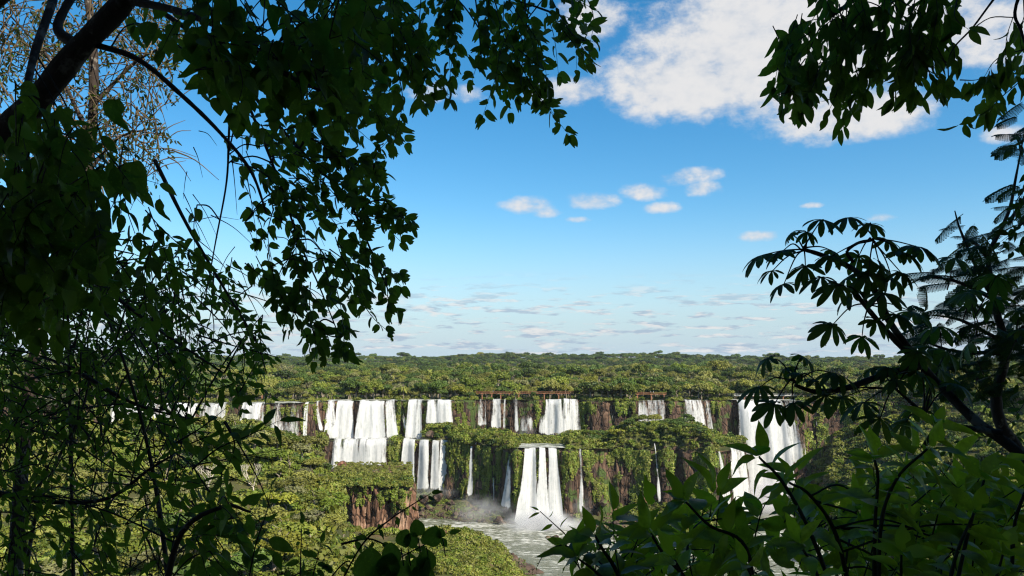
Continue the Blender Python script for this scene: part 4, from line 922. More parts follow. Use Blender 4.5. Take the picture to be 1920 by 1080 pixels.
def frames(D, N):
    D = D/np.linalg.norm(D, axis=1)[:, None]; X = np.cross(D, N); X /= np.linalg.norm(X, axis=1)[:, None]+1e-9; N = np.cross(X, D); return np.stack([X, D, N], -1)
def catmull(pts, k=6):
    pts = [Vector(p) for p in pts]; q = [pts[0]*2-pts[1]]+pts+[pts[-1]*2-pts[-2]]; out = []
    for i in range(1, len(q)-2):
        for j in range(k):
            t = j/k; out.append(.5*((2*q[i])+(q[i+1]-q[i-1])*t+(2*q[i-1]-5*q[i]+4*q[i+1]-q[i+2])*t*t+(3*q[i]-q[i-1]-3*q[i+1]+q[i+2])*t**3))
    return out+[pts[-1]]
class Plant:
    def __init__(s, name, label, cat, base, leafmat, twigmat, barkmat=None, nobj=300):
        s.root = empty(name, base, label, cat); s.base = Vector(base); s.lm, s.tm, s.bm = leafmat, twigmat, barkmat or MAT['bark']
        s.twigs = MB(); s.spec = {}; s.nobj = nobj; s.nodes = []; s.cache = {}
    def branch(s, pts, r0, r1, name='branch', sides=10, wob=.0):
        c = catmull([P(*q) for q in pts], 6); n = len(c); b = MB(); rr = random.Random(len(s.nodes))
        b.tube(c, [(r0+(r1-r0)*i/(n-1))*(1+rr.uniform(-.08, .08)) for i in range(n)], sides)
        b.build(name, s.bm, s.root, True); s.nodes += c; return c
    def twig(s, c, r0, r1, sides=5):
        n = len(c); s.twigs.tube(c, [r0+(r1-r0)*i/(n-1) for i in range(n)], sides)
    def leaf(s, shape, pos, D, N, L):
        s.spec.setdefault(shape, []).append((tuple(pos), tuple(D), tuple(N), L))
    def spray(s, pts, shape, px, gap, r0=.004, start=.15, droop=.5, side=.9, fwd=.45, up=.35, tip=True, curve=None, jit=.3, r1=.0012, both=False):
        """a twig given in (px, py, metres) carrying leaves alternately left and right"""
        c = curve or catmull([P(*q) for q in pts], 5); s.twig(c, r0, r1, 4)
        cum = [0]; 
        for a, b in zip(c, c[1:]): cum.append(cum[-1]+(b-a).length)
        T = cum[-1]; Ym = c[len(c)//2].y; m = Ym/F; d = T*start; k = random.choice((-1, 1)); i = 0
        while d < T:
            while cum[i+1] < d: i += 1
            f = (d-cum[i])/(cum[i+1]-cum[i]+1e-9); p = c[i].lerp(c[i+1], f); t = (c[i+1]-c[i]).normalized()
            S = t.cross(Vector((0, 1, 0))+Vector((random.gauss(0, .5), 0, random.gauss(0, .5)))); S = S.normalized() if S.length > 1e-3 else Vector((1, 0, 0))
            for sg in ((k, -k) if both else (k,)):
                D = S*sg*side+t*fwd+Vector((0, 0, -droop))+Vector((random.gauss(0, jit), random.gauss(0, jit), random.gauss(0, jit)))
                N = Vector((random.gauss(0, .55), -.55+random.gauss(0, .45), up+random.gauss(0, .4))); s.leaf(shape, p, D, N, px*m*random.uniform(.72, 1.22))
            k = -k; d += gap*m*random.uniform(.75, 1.3)
        if tip:
            t = (c[-1]-c[-2]).normalized(); s.leaf(shape, c[-1], t+Vector((0, 0, -.2)), Vector((random.gauss(0, .4), -.5, up)), px*m*random.uniform(.8, 1.1))
        return c
    def fill(s, poly, dens, ang, angj, length, shape, px, gap, Yr, link_=.35, droop=.5, up=.3, r0=.0035, side=.9):
        xs = [q[0] for q in poly]; ys = [q[1] for q in poly]; A = abs(sum(poly[i][0]*poly[i-1][1]-poly[i-1][0]*poly[i][1] for i in range(len(poly))))/2
        def inside(x, y):
            r = False; j = len(poly)-1
            for i in range(len(poly)):
                if (poly[i][1] > y) != (poly[j][1] > y) and x < (poly[j][0]-poly[i][0])*(y-poly[i][1])/(poly[j][1]-poly[i][1])+poly[i][0]: r = not r
                j = i
            return r
        n = max(1, int(A/1e4*dens)); k = 0; t = 0
        while k < n and t < n*30:
            t += 1; x, y = random.uniform(min(xs), max(xs)), random.uniform(min(ys), max(ys))
            if not inside(x, y): continue
            k += 1; a = math.radians(ang+random.gauss(0, angj)); Y = random.uniform(*Yr); L = length*random.uniform(.6, 1.3); dx, dy = math.cos(a)*L, math.sin(a)*L; dY = random.uniform(-.5, .5)*L*Y/F
            x0, y0 = x-dx*.5, y-dy*.5; bow = random.uniform(-.12, .12)*L
            c = s.spray([(x0, y0, Y), (x+bow*math.sin(a), y-bow*math.cos(a)-L*.06, Y+dY*.5), (x+dx*.5, y+dy*.5+L*.05, Y+dY)], shape, px, gap, r0*Y/4, .05, droop, side, up=up)
            if s.nodes and random.random() < link_:
                q = min(random.sample(s.nodes, min(40, len(s.nodes))), key=lambda v: (v-c[0]).length)
                if (q-c[0]).length < .9: s.twig(catmull([q, (q+c[0])/2+Vector((0, 0, .04)), c[0]], 4), r0*Y/3, r0*Y/4, 4)
    def finish(s):
        items = []
        for sh, L in s.spec.items():
            for q in L:
                p = q[0]; dep = max(p[1], .3); py = 540-F*((p[2]-EYE)/dep-math.tan(PITCH)); px = 960+F*p[0]/dep
                vis = (-20 < px < 1940) and (-20 < py < 1100); items.append(((q[3]/dep if vis else 0), sh, q))
        items.sort(key=lambda a: -a[0])
        top, rest = items[:s.nobj], items[s.nobj:]
        for sc, sh, q in top:
            vi = random.randrange(len(SHAPES[sh])); key = (sh, vi)
            if key not in s.cache:
                b = MB(); b.add(*SHAPES[sh][vi]); s.cache[key] = b.mesh('leaf', s.lm, sh != 'frond')
            M3 = frames(np.array([q[1]]), np.array([q[2]]))[0]
            o = bpy.data.objects.new('leaf', s.cache[key]); COL.objects.link(o); o.parent = s.root
            o.matrix_basis = Matrix.Translation(Vector(q[0])-s.base) @ Matrix([list(r) for r in M3]).to_4x4() @ Matrix.Diagonal((q[3], q[3], q[3], 1))
        by = {}
        for sc, sh, q in rest: by.setdefault((sh, random.randrange(len(SHAPES[sh]))), []).append(q)
        VV, FF, FI, off = [], [], [], 0
        for (sh, vi), L in by.items():
            V, Fc = SHAPES[sh][vi]; n = len(L); M3 = frames(np.array([q[1] for q in L]), np.array([q[2] for q in L])); S = np.array([q[3] for q in L])
            W_ = np.einsum('nij,vj->nvi', M3, V)*S[:, None, None]+np.array([q[0] for q in L])[:, None, :]-np.array(s.base)
            VV.append(W_.reshape(-1, 3)); Q = np.array([f for f in Fc if len(f) == 4]); FF.append((Q[None]+(np.arange(n)*len(V))[:, None, None]).reshape(-1, 4)+off); off += n*len(V)
        if VV:
            m = npmesh('foliage', np.concatenate(VV), np.concatenate(FF), s.lm); link('foliage', m, s.root, (0, 0, 0), kind='stuff')
        if s.twigs.n: s.twigs.build('twigs', s.tm, s.root, True, kind='stuff')

# --- the tree leaning in from the upper left
def tree_left():
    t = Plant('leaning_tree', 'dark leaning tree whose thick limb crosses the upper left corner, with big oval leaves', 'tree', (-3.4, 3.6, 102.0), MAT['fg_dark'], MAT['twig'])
    t.branch([(-330,900,4.6),(-200,560,4.4),(-40,300,4.2),(60,200,4.1),(150,90,4.0),(235,0,3.9),(330,-130,3.8)], .085, .046, 'trunk', 12)
    t.branch([(150,88,4.0),(110,58,4.05),(120,20,4.1),(160,-40,4.2)], .03, .018)
    t.branch([(180,84,4.0),(260,112,4.0),(340,178,4.05),(412,248,4.1),(470,320,4.15),(500,400,4.2)], .016, .006)
    t.branch([(235,0,3.9),(330,20,3.7),(430,60,3.5),(520,130,3.3),(600,170,3.2)], .022, .007)
    t.branch([(100,0,3.6),(60,120,3.4),(40,260,3.2),(30,420,3.0),(60,600,3.0)], .02, .008)
    t.fill([(380,-20),(690,-20),(705,110),(640,185),(540,205),(430,195),(385,110)], 8, 70, 35, 115, 'heart', 43, 24, (2.8,3.6), .5, .8)
    t.fill([(230,-20),(380,-20),(400,110),(420,190),(340,150),(270,80)], 3.6, 70, 40, 110, 'heart', 42, 28, (3.2,4.2), .5, .8)
    t.fill([(-30,220),(120,220),(180,330),(190,500),(120,560),(-30,560)], 11, 85, 30, 120, 'heart', 44, 24, (2.3,3.2), .5, .9)
    t.fill([(120,240),(250,250),(285,340),(330,430),(270,560),(150,520)], 6, 85, 30, 110, 'ovate', 40, 24, (2.6,3.6), .5, .9)
    for x, y, L in [(418,160,62),(470,175,58),(520,180,66),(560,205,60),(590,70,80),(620,110,70),(480,150,64),(440,40,80),(350,100,56),(290,60,60),(215,210,70),(60,230,90),(100,330,85),(150,380,75),(190,430,64),(210,330,70),(40,400,90),(250,330,80),(300,390,60)]:
        Y = random.uniform(2.6, 3.4); t.leaf('heart' if random.random() < .6 else 'ovate', P(x, y-L*.4, Y), Vector((random.gauss(0,.25), random.gauss(0,.2), -1)), Vector((random.gauss(0,.3), -1, random.gauss(.2,.3))), L*Y/F*.92)
    t.finish()
tree_left()

def tree_bauhinia():
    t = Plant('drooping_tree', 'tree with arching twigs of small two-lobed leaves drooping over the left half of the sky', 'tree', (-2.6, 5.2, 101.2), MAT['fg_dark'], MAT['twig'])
    t.branch([(-260,1300,5.4),(-240,800,5.3),(-170,330,5.2),(-40,40,5.1),(160,-70,5.0),(420,-60,5.0)], .06, .024, 'trunk', 10)
    t.branch([(160,-70,5.0),(300,20,5.0),(420,110,5.0),(500,210,5.0),(590,310,5.0),(650,370,5.0),(700,480,5.0),(735,560,5.0)], .018, .004)
    t.branch([(420,-60,5.0),(560,-20,5.0),(700,-15,5.1),(840,-20,5.2),(980,-25,5.2),(1060,-20,5.2)], .022, .008)
    t.branch([(440,120,5.0),(430,240,5.0),(425,340,5.05),(405,450,5.1),(385,560,5.1)], .010, .003)
    t.branch([(455,170,5.0),(520,330,5.0),(560,450,5.0),(600,540,5.05),(640,640,5.05)], .010, .003)
    t.branch([(290,300,5.2),(350,420,5.2),(420,540,5.2),(480,640,5.2),(500,700,5.2)], .014, .004)
    B = 'bilobe'; px = 28
    for q in [[(1000,-10),(945,80),(928,150),(905,218)],[(950,60),(985,140),(1025,200),(1066,252)],[(960,120),(1000,170),(1040,215)],[(1030,-10),(1065,55),(1108,108)],[(1050,30),(1080,70),(1112,78)],[(915,-10),(905,80),(885,152)],[(1000,10),(1070,35),(1112,50)],
              [(1045,-15),(1090,5),(1115,18)],[(840,-15),(850,80),(838,182)],[(790,-10),(782,110),(796,196)],[(745,0),(765,110),(806,194)],[(860,-10),(842,60),(845,150)],[(930,20),(955,100),(985,180)],[(970,-10),(1000,60),(1010,130)],
              [(640,340),(700,370),(735,400),(768,412)],[(655,360),(715,390),(755,420)],[(690,460),(720,500),(748,512)],[(690,520),(722,550),(745,582)],[(650,520),(695,590),(728,622)],[(620,500),(640,580),(648,658)],[(560,520),(580,600),(602,666)],
              [(520,520),(560,600),(585,650)],[(600,470),(620,540),(612,560)],[(660,400),(700,420),(742,432)],[(640,300),(690,310),(712,330)],[(660,200),(700,215),(748,228)],[(640,170),(690,190),(725,250)],[(480,480),(520,560),(540,620)],
              [(540,450),(560,520),(560,580)],[(640,600),(645,630),(640,655)],[(440,560),(470,640),(478,700)],[(700,320),(705,290),(750,240)],[(690,290),(722,320),(712,350)]]:
        t.spray([(x, y, random.uniform(4.7,5.3)) for x, y in q], B, px, 15, .004, .12, .45, .85)
    t.fill([(560,-20),(880,-20),(850,60),(845,120),(800,180),(740,150),(745,245),(700,320),(650,330),(560,260),(540,180)], 8.0, 75, 28, 110, B, 27, 15, (4.6,5.6))
    t.fill([(880,-20),(1100,-20),(1108,60),(1060,90),(1020,90),(1010,140),(1010,180),(950,170),(905,140),(895,60)], 9, 70, 25, 90, B, 27, 14, (4.8,5.5))
    t.fill([(450,230),(560,240),(650,270),(715,330),(760,400),(700,440),(650,440),(600,420),(540,400),(470,380),(455,300)], 7.6, 40, 25, 110, B, 28, 15, (4.7,5.4))
    t.fill([(600,420),(690,440),(742,505),(742,570),(700,575),(640,540),(600,480)], 7.8, 45, 22, 90, B, 29, 15, (4.7,5.4))
    t.fill([(470,400),(580,430),(640,540),(630,620),(590,655),(550,600),(500,560),(460,480)], 5.2, 60, 25, 90, B, 28, 15, (4.7,5.4))
    t.fill([(310,250),(420,260),(440,400),(400,470),(330,380)], .9, 80, 30, 80, B, 28, 20, (4.7,5.6))
    for i in range(70):
        x = random.uniform(340, 640); y = random.uniform(230, 560); a = random.gauss(.9, .5); L = random.uniform(40, 120); Y = random.uniform(4.6, 5.6)
        t.twig(catmull([P(x, y, Y), P(x+math.cos(a)*L*.5, y+math.sin(a)*L*.5-8, Y), P(x+math.cos(a)*L, y+math.sin(a)*L, Y)], 4), .0035, .001, 4)
    t.finish()
tree_bauhinia()

def tree_twiggy():
    t = Plant('twiggy_tree', 'sparse tan-twigged tree with tiny leaves showing behind the leaning limb', 'tree', (-5.5, 9.5, 99), MAT['fg_dry'], MAT['drytwig'], MAT['bark'])
    t.branch([(20,1200,10),(60,700,10),(160,330,10),(175,100,10),(150,-100,10)], .09, .04, 'trunk', 8)
    t.branch([(165,250,10),(100,120,10),(20,30,10.2)], .03, .01); t.branch([(172,200,10),(250,120,10),(300,90,9.8)], .03, .01); t.branch([(160,330,10),(220,260,10),(290,240,9.8)], .025, .008)
    for i in range(330):
        x = random.uniform(-10, 330); y = random.uniform(-10, 350); a = random.uniform(0, 6.28); L = random.uniform(30, 110); Y = random.uniform(9, 11.5)
        t.twig(catmull([P(x, y, Y), P(x+math.cos(a)*L*.5, y+math.sin(a)*L*.5-6, Y), P(x+math.cos(a)*L, y+math.sin(a)*L+6, Y+.2)], 3), .010, .003, 4)
    t.fill([(-20,-20),(370,-20),(330,130),(290,330),(-20,340)], 24, 60, 60, 60, 'ellipse', 11, 7, (8.5,12), .2, .5)
    t.finish()
tree_twiggy()

def thicket_left():
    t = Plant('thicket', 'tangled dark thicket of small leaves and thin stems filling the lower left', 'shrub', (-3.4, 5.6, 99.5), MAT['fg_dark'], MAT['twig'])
    for q in [[(40,1200,6),(60,1000,6),(100,880,6),(150,780,6),(170,700,6)],[(-20,920,5),(80,940,5),(200,935,5),(280,880,5),(330,850,5)],[(330,1200,5),(290,900,5.4),(240,700,5.4),(170,520,5.5)],[(140,1200,6.5),(130,700,6.5),(125,480,6.5)],[(60,1200,7),(30,800,7),(10,560,7)],
              [(150,700,5.8),(260,760,5.8),(380,790,5.8)],[(170,520,5.5),(300,620,5.5),(420,700,5.5)],[(300,1150,4),(340,1000,4),(420,950,4),(470,960,4)]]:
        t.branch(q, .018, .006, sides=6)
    S = 'ellipse'
    t.fill([(-20,480),(330,465),(440,540),(500,640),(478,720),(430,760),(360,740),(300,800),(-20,800)], 15, 60, 45, 85, 'ovate', 21, 12, (5,7.5), .3, .5)
    t.fill([(-20,520),(300,520),(420,640),(330,760),(-20,800)], 14, 60, 60, 75, S, 16, 9, (7,9), .15, .5)
    t.fill([(-20,790),(330,780),(420,830),(300,900),(-20,940)], 7.5, 60, 60, 85, S, 19, 11, (5,7.5), .3, .5)
    t.fill([(-20,800),(150,800),(230,940),(160,1090),(-20,1090)], 5.5, 40, 60, 95, 'lance', 34, 15, (4,6), .3, .5)
    t.fill([(150,880),(330,850),(430,900),(500,1000),(480,1090),(160,1090)], 2.6, 40, 45, 100, 'lance', 42, 17, (4,5.6), .3, .5)
    t.fill([(330,910),(450,930),(500,1010),(480,1090),(330,1090)], 5, 60, 45, 100, 'ovate', 44, 20, (3.6,4.6), .3, .6)
    t.fill([(300,780),(440,760),(520,830),(430,900),(320,890)], 2.2, -20, 40, 110, 'lance', 42, 20, (4,5), .3, .4)
    for i in range(150):
        x = random.uniform(-20, 430); y = random.uniform(480, 1080); a = random.choice((1.5, .6, 2.4))+random.gauss(0, .4); L = random.uniform(60, 240); Y = random.uniform(5, 8)
        t.twig(catmull([P(x, y, Y), P(x+math.cos(a)*L*.5+random.uniform(-12,12), y+math.sin(a)*L*.5, Y), P(x+math.cos(a)*L, y+math.sin(a)*L, Y)], 4), .006, .002, 4)
    for q in [[(360,880),(410,840),(470,815),(520,790)],[(330,830),(380,800),(430,760)],[(420,790),(440,830),(430,870)]]:
        t.spray([(x, y, 4.2) for x, y in q], 'lance', 50, 16, .006, .1, .1, .8)
    t.finish()
thicket_left()

def branch_topright():
    t = Plant('overhanging_branch', 'dark branch of narrow hanging leaves across the cloud at the upper right', 'tree branch', (2.9, 4.6, 105.8), MAT['fg_dark'], MAT['twig'])
    t.branch([(2100,-200,4.6),(1960,-120,4.6),(1800,-70,4.6),(1650,-30,4.6),(1560,30,4.6)], .035, .010); t.branch([(1960,-120,4.6),(1870,-10,4.6),(1825,50,4.6),(1782,100,4.6),(1778,160,4.6)], .008, .003); t.branch([(1960,-120,4.6),(1905,10,4.6),(1915,60,4.6),(1940,140,4.6)], .012, .006)
    t.fill([(1475,70),(1535,25),(1560,-20),(1770,-20),(1790,40),(1745,60),(1740,150),(1690,140),(1640,110),(1655,80),(1600,180),(1560,190),(1490,185),(1465,130)], 13, 95, 30, 100, 'ellipse', 40, 15, (4.2,5), .4, 1.0, .1, .003, .6)
    t.fill([(1830,110),(1940,50),(1940,180),(1880,170),(1800,150)], 4.2, 130, 30, 90, 'ellipse', 40, 17, (4.2,5), .4, 1., .1, .003, .6)
    for q in [[(1560,30),(1500,45),(1468,75)],[(1520,60),(1480,90),(1470,130)],[(1510,110),(1475,160),(1468,200)],[(1540,120),(1520,170),(1500,206)],[(1580,110),(1570,170),(1552,212)],[(1600,110),(1610,160),(1598,205)],[(1680,90),(1700,130),(1712,182)],[(1720,80),(1740,130),(1765,180)],[(1800,-20),(1790,30),(1815,55)],
              [(1782,70),(1790,110),(1775,160)],[(1930,90),(1870,110),(1842,150)],[(1940,130),(1880,180),(1848,210),(1800,232)],[(1660,60),(1650,110),(1640,130)],[(1800,150),(1830,150),(1860,140)],[(1560,-10),(1549,5),(1547,12)]]:
        t.spray([(x, y, random.uniform(4.3,4.9)) for x, y in q], 'ellipse', 38, 14, .004, .1, 1.0, .5, up=.1)
    for q in [(1735,95,60,.5),(1790,45,62,-.2),(1900,150,60,.6)]: t.leaf('ellipse', P(q[0], q[1]-10, 4.5), Vector((q[3], 0, -.6)), Vector((.1,-1,.3)), q[2]*4.5/F)
    t.finish()
branch_topright()

def cecropia():
    t = Plant('palmate_tree', 'slender tree with umbrella-like fingered leaves reaching in from the right', 'tree', (2.6, 3.3, 100.6), MAT['fg_cec'], MAT['twig'])
    Y = 5.0
    t.branch([(2140,1250,4.4),(2010,960,4.6),(1910,850,4.7),(1830,790,4.8),(1760,720,5),(1728,686,5),(1680,640,5),(1632,585,5),(1600,545,5)], .038, .012, 'trunk', 12)
    t.branch([(1728,686,5),(1672,610,5.02),(1640,545,5.03),(1600,505,5.03),(1545,480,5.05),(1508,468,5.05)], .026, .012)
    t.branch([(1728,686,5),(1660,702,4.95),(1590,726,4.9),(1530,734,4.9),(1490,722,4.9)], .024, .011)
    t.branch([(1600,492,5.0),(1588,472,5.0),(1610,455,5.0),(1636,450,5.0)], .012, .008); t.branch([(1880,812,4.7),(1800,800,4.8),(1748,790,4.9),(1712,758,4.9),(1680,730,4.9)], .018, .008)
    hubs = {'a': (1508,466), 'b': (1636,448), 'c': (1626,572), 'd': (1488,714), 'e': (1678,728), 'f': (1730,780)}
    LV = [('a',1430,478,100),('a',1468,470,78),('a',1482,438,50),('a',1512,435,62),('a',1540,412,92),('a',1448,508,66),('a',1470,532,74),('a',1510,500,86),('a',1560,470,60),
          ('b',1590,408,92),('b',1632,420,76),('b',1718,462,104),('b',1662,450,80),('b',1690,472,90),('b',1610,480,90),('b',1650,500,100),('b',1672,520,96),('b',1628,515,94),('b',1560,480,80),('b',1690,512,80),
          ('c',1560,610,92),('c',1616,632,78),('c',1540,520,84),('c',1570,535,90),('c',1600,550,90),('c',1655,550,96),('c',1680,590,90),('c',1712,585,100),('c',1640,600,80),('c',1590,520,80),
          ('d',1440,672,84),('d',1474,690,66),('d',1505,668,72),('d',1424,726,92),('d',1528,712,74),('d',1565,700,104),('d',1452,758,92),('d',1488,756,84),('d',1498,700,60),
          ('e',1635,690,92),('e',1548,742,88),('e',1580,745,84),('e',1620,755,96),('e',1650,785,90),('e',1680,712,80),('e',1720,700,96),('e',1665,690,60),
          ('f',1745,750,90),('f',1700,790,70),('f',1760,690,90),('f',1790,720,90),('f',1720,660,80),('f',1775,660,86),('f',1715,765,80)]
    for h, x, y, d in LV:
        hx, hy = hubs[h]; yy = Y+random.uniform(-.22, .22); a = P(hx+random.uniform(-5,5), hy+random.uniform(-5,5), Y); b = P(x, y, yy)
        t.twig(catmull([a, (a+b)/2+Vector((0, random.uniform(-.03,.03), random.uniform(0, .05))), b], 5), .006, .003, 5)
        dv = (b-a); D = Vector((dv.x, dv.y*.6, -.22*dv.length)); N = Vector((random.gauss(0,.22)+D.x*.2, -.42+random.gauss(0,.3), 1)); t.leaf('palmate', b, D, N, d*1.0*yy/F)
    for i in range(16):
        x = random.uniform(1700, 1925); y = random.uniform(480, 720); 
        if x < 1760 and y < 600: continue
        yy = random.uniform(5.2, 6.4); b = P(x, y, yy); a = b+Vector((random.uniform(-.1,.2), .1, -.25)); t.twig([a, b], .005, .003, 4)
        t.leaf('palmate', b, Vector((random.gauss(0,1), random.gauss(0,.5), -.2)), Vector((random.gauss(0,.2), -.4, 1)), random.uniform(70,100)*yy/F)
    t.finish()
cecropia()

def mimosa():
    t = Plant('feathery_tree', 'fine feathery-leaved tree standing behind the fingered leaves at the right edge', 'tree', (4.6, 7.4, 99), MAT['fg_mim'], MAT['twig'])
    t.branch([(1990,1200,7.4),(1920,880,7.4),(1878,800,7.4),(1868,740,7.4),(1885,660,7.4),(1862,560,7.4),(1850,470,7.4)], .07, .02, 'trunk', 10)
    for q in [[(1862,560),(1830,500),(1800,430),(1790,395)],[(1862,560),(1800,530),(1740,520),(1700,535)],[(1880,640),(1800,600),(1740,590)],[(1885,660),(1800,660),(1740,640),(1720,600)],[(1850,480),(1890,400),(1905,330),(1920,250)],[(1850,480),(1820,450),(1800,460)],[(1890,420),(1915,380),(1940,330)],[(1870,740),(1800,690),(1760,680)],[(1880,640),(1940,600),(1990,590)]]:
        t.branch([(x, y, 7.4) for x, y in q], .022, .005, sides=6)
    for poly, dn in [([(1785,385),(1830,400),(1920,420),(1930,500),(1850,520),(1800,480),(1778,440)], 5.5), ([(1735,480),(1850,460),(1930,480),(1930,640),(1760,600),(1715,540)], 6.5), ([(1740,600),(1930,600),(1930,730),(1760,710),(1720,650)], 7.5), ([(1885,215),(1930,190),(1930,420),(1880,390),(1895,300)], 4.5)]:
        xs = [q[0] for q in poly]; ys = [q[1] for q in poly]
        A = (max(xs)-min(xs))*(max(ys)-min(ys)); 
        for i in range(int(A/1e4*dn*2.9)):
            x, y = random.uniform(min(xs), max(xs)), random.uniform(min(ys), max(ys)); Y = random.uniform(6.7, 8.1); D = Vector((-.8+random.gauss(0,.55), random.gauss(0,.5), -.28+random.gauss(0,.25)))
            t.leaf('frond', P(x+20, y, Y), D, Vector((random.gauss(0,.3), random.gauss(-.5,.35), .9)), random.uniform(38, 68)*Y/F)
    t.fill([(1700,690),(1930,640),(1930,860),(1840,850),(1790,760),(1720,730)], 5.5, 200, 50, 90, 'ellipse', 17, 9, (7,9), .3, .5)
    t.fill([(1880,300),(1940,230),(1940,460),(1890,440)], 6, 120, 40, 80, 'ovate', 26, 14, (6.5,7.5), .3, .6)
    t.finish()
mimosa()

def shoots(t, L, px, shape='ovate', both=True):
    for pts, Y, n in L:
        c = t.branch([(x, y, Y+dy) for x, y, dy in pts], .0075*Y/2.4, .0035*Y/2.4, 'stem', 6); m = Y/F; up = (c[-1]-c[-4]).normalized()
        k0 = int(len(c)*.35); st = list(range(k0, len(c)-1, max(2, (len(c)-k0)//n)))
        for i in st:
            ax = (c[i+1]-c[i]).normalized(); a = random.uniform(0, 3.14); S = ax.orthogonal().normalized(); S = Matrix.Rotation(a, 3, ax) @ S
            for sg in (1, -1):
                D = S*sg+ax*.35+Vector((0, 0, -.12)); t.leaf(shape, c[i], D, Vector((random.gauss(0,.25), -.45+random.gauss(0,.3), .8))+ax*.3, px*m*random.uniform(.75, 1.1))
        for j in range(5):
            a = 2*math.pi*j/5+random.uniform(-.3,.3); S = Matrix.Rotation(a, 3, up) @ up.orthogonal().normalized()
            t.leaf(shape, c[-1], S*(.8 if j else .2)+up*(.45 if j else 1), Vector((random.gauss(0,.3), -.6, .7))-S*.2, px*m*random.uniform(.7, 1.08))
def shrub_right():
    t = Plant('large_leaved_shrub', 'lush shrub of large pointed green leaves filling the lower right corner', 'shrub', (1.0, 2.3, 100.9), MAT['fg_bush'], MAT['stem'], MAT['stem'])
    shoots(t, [([(1300,1220,0),(1290,1100,0),(1245,1040,0),(1220,1000,0)], 2.4, 3), ([(1420,1200,0),(1400,1030,0),(1330,985,0),(1285,940,0)], 2.3, 4), ([(1580,1160,0),(1520,1000,0),(1468,905,0),(1424,858,0)], 2.3, 4), ([(1610,1200,0),(1570,1010,0),(1520,930,0),(1480,905,0)], 2.5, 3),
        ([(1650,1220,0),(1650,1000,0),(1680,900,0),(1738,842,0)], 2.1, 5), ([(1640,1200,0),(1640,1000,0),(1646,900,0),(1640,862,0)], 2.2, 4), ([(1770,1220,0),(1810,1020,0),(1845,900,0)], 2.1, 4), ([(1760,1200,0),(1790,1050,0),(1826,962,0)], 1.9, 3), ([(1900,1200,0),(1900,1000,0),(1930,900,0)], 2.1, 4),
        ([(1230,1250,0),(1160,1080,0),(1130,1030,0),(1115,1003,0)], 2.5, 3), ([(1180,1250,0),(1170,1130,0),(1120,1075,0),(1085,1048,0)], 2.5, 3), ([(1440,1250,0),(1430,1130,0),(1400,1062,0)], 1.9, 3), ([(1310,1240,0),(1300,1120,0),(1265,1050,0)], 2.0, 3), ([(1700,1250,0),(1690,1120,0),(1690,1040,0)], 2.0, 3),
        ([(1730,840,.1),(1745,815,.1),(1752,800,.1)], 2.2, 1), ([(1560,1250,0),(1540,1100,0),(1500,1020,0)], 2.1, 3), ([(1850,1250,0),(1860,1120,0),(1880,1040,0)], 1.9, 3)], 70)
    t.fill([(1120,1010),(1250,970),(1340,960),(1430,930),(1540,930),(1640,900),(1740,870),(1940,900),(1940,1100),(1100,1100)], 5.8, -70, 40, 120, 'ovate', 66, 29, (2.5,3.4), .3, .2, .7, .004, 1.)
    t.fill([(1200,1030),(1400,990),(1600,960),(1940,930),(1940,1110),(1150,1110)], 5.8, -70, 40, 120, 'ovate', 58, 26, (3.4,4.6), .3, .2, .7, .004, 1.)
    t.fill([(1080,1040),(1180,990),(1240,1000),(1260,1090),(1070,1090)], 6, -60, 40, 90, 'ovate', 50, 24, (2.6,3.2), .3, .2, .7)
    t.finish()
shrub_right()

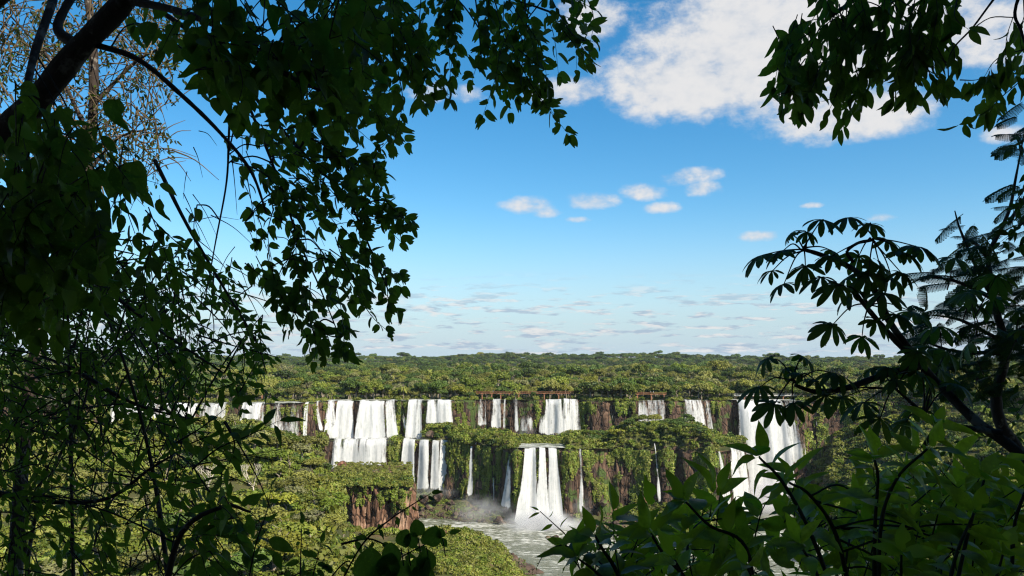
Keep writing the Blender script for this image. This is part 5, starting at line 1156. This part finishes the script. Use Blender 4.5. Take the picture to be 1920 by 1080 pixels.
def vine_mid():
    t = Plant('thin_vine', 'thin sprig with tiny leaves reaching up in front of the river pool', 'vine', P(1200, 1150, 2.6), MAT['fg_bush'], MAT['stem'], MAT['stem'])
    for q, px in [([(1180,1110),(1125,1055),(1075,1015),(1045,988),(1012,958)], 15), ([(1110,1110),(1090,1070),(1068,1040),(1053,1022)], 16), ([(1053,1022),(1035,1028),(1018,1042),(1007,1062)], 6), ([(1060,1022),(1076,1036),(1086,1062)], 10)]:
        t.spray([(x, y, 2.6) for x, y in q], 'lance', px*1.5, 13, .0032, .1, .2, .8, tip=True)
    t.finish()
    t = Plant('round_leaved_sapling', 'sapling with rounded dark leaves at the bottom edge in front of the block cliff', 'sapling', P(700, 1180, 2.8), MAT['fg_dark'], MAT['twig'])
    for q in [[(630,1110),(680,1020),(730,975),(775,945),(808,925)],[(690,1110),(735,1060),(760,1040),(840,1000)],[(640,1020),(690,1010),(730,1025),(760,1035)]]:
        t.spray([(x, y, 2.9) for x, y in q], 'ovate', 24, 20, .0045, .2, .5, .8)
    for x, y, L in [(690,1062,78),(722,1058,60),(738,1040,50),(752,1010,42),(784,992,40),(765,1012,38),(772,1062,60),(800,1052,50),(716,1082,70),(790,1085,66),(830,1000,24),(800,1005,52),(745,1075,56)]:
        p = P(x, y+L*.4, 2.8); t.leaf('round', p, Vector((random.gauss(0,.35), random.gauss(0,.2), .9)), Vector((random.gauss(0,.3), -1, .2)), L*2.8/F*.82); t.twig([p, p+Vector((.01, 0, -.06))], .002, .002, 4)
    t.finish()
    t = Plant('slender_stems', 'a few upright slender stems with small leaves in front of the left hill', 'sapling', P(520, 1180, 3.4), MAT['fg_dark'], MAT['twig'])
    for q in [[(462,1110),(480,1020),(500,960),(508,918)],[(562,1110),(564,1040),(566,985)],[(578,1110),(592,1060),(602,1018)],[(600,1110),(640,1060),(660,1055),(690,1090)],[(500,1110),(560,1075),(600,1065)]]:
        t.spray([(x, y, 3.4) for x, y in q], 'ovate', 26, 18, .0042, .15, .3, .8)
    t.finish()
vine_mid()

# the wood the viewer stands in: unseen, its crowns placed and sized to keep the near leaves in shade
def wood():
    r = np.random.default_rng(3); P_ = []
    for x in np.arange(-36, 46, 5.6):
        for y in np.arange(-40, -1, 5.6):
            if math.hypot(x, y) < 3.5 or r.random() < .13: continue
            P_.append((x+r.uniform(-1.5, 1.5), y+r.uniform(-1.5, 1.5)-1.5, 101.2))
    for x, y in [(8,-1),(-9,-1),(-14,8),(16,-4),(22,1),(30,4),(19,-10),(36,8),(27,-5)]: P_.append((x, y, 99))
    n = len(P_); s = np.where([q[0] > 9 for q in P_], 1.75, 1.3)*r.uniform(.9, 1.15, n)
    scatter('surrounding_woods', 'forest_mix', P_, np.c_[s, s, s*1.1], np.c_[np.zeros(n), np.zeros(n), r.uniform(0, 6.28, n)], r.choice(IDX['broad']+IDX['dark'], n))
wood()

# thin blue air
hb = MB(); hb.box((0, 3900, 68), (14000, 8400, 150))
t = NT('haze'); v = t.N('ShaderNodeVolumePrincipled', {'Density': .000020, 'Color': (.80, .90, 1, 1), 'Anisotropy': 0.0}); t.t.links.new(v.outputs[0], t.out.inputs['Volume'])
hb.build('haze', t.m, kind='stuff')

# tell look-alikes apart by their order from left to right
ORD = ['second', 'third', 'fourth', 'fifth', 'sixth', 'seventh', 'eighth', 'ninth', 'tenth', 'eleventh', 'twelfth']
for lab, L in ALIKE.items():
    if len(L) < 2: continue
    L.sort(key=lambda o: o.location.x/o.location.y); n = len(L)
    for i, o in enumerate(L): o['label'] = lab + (', leftmost' if i == 0 else ', rightmost' if i == n-1 else ', %s from left' % ORD[i-1])
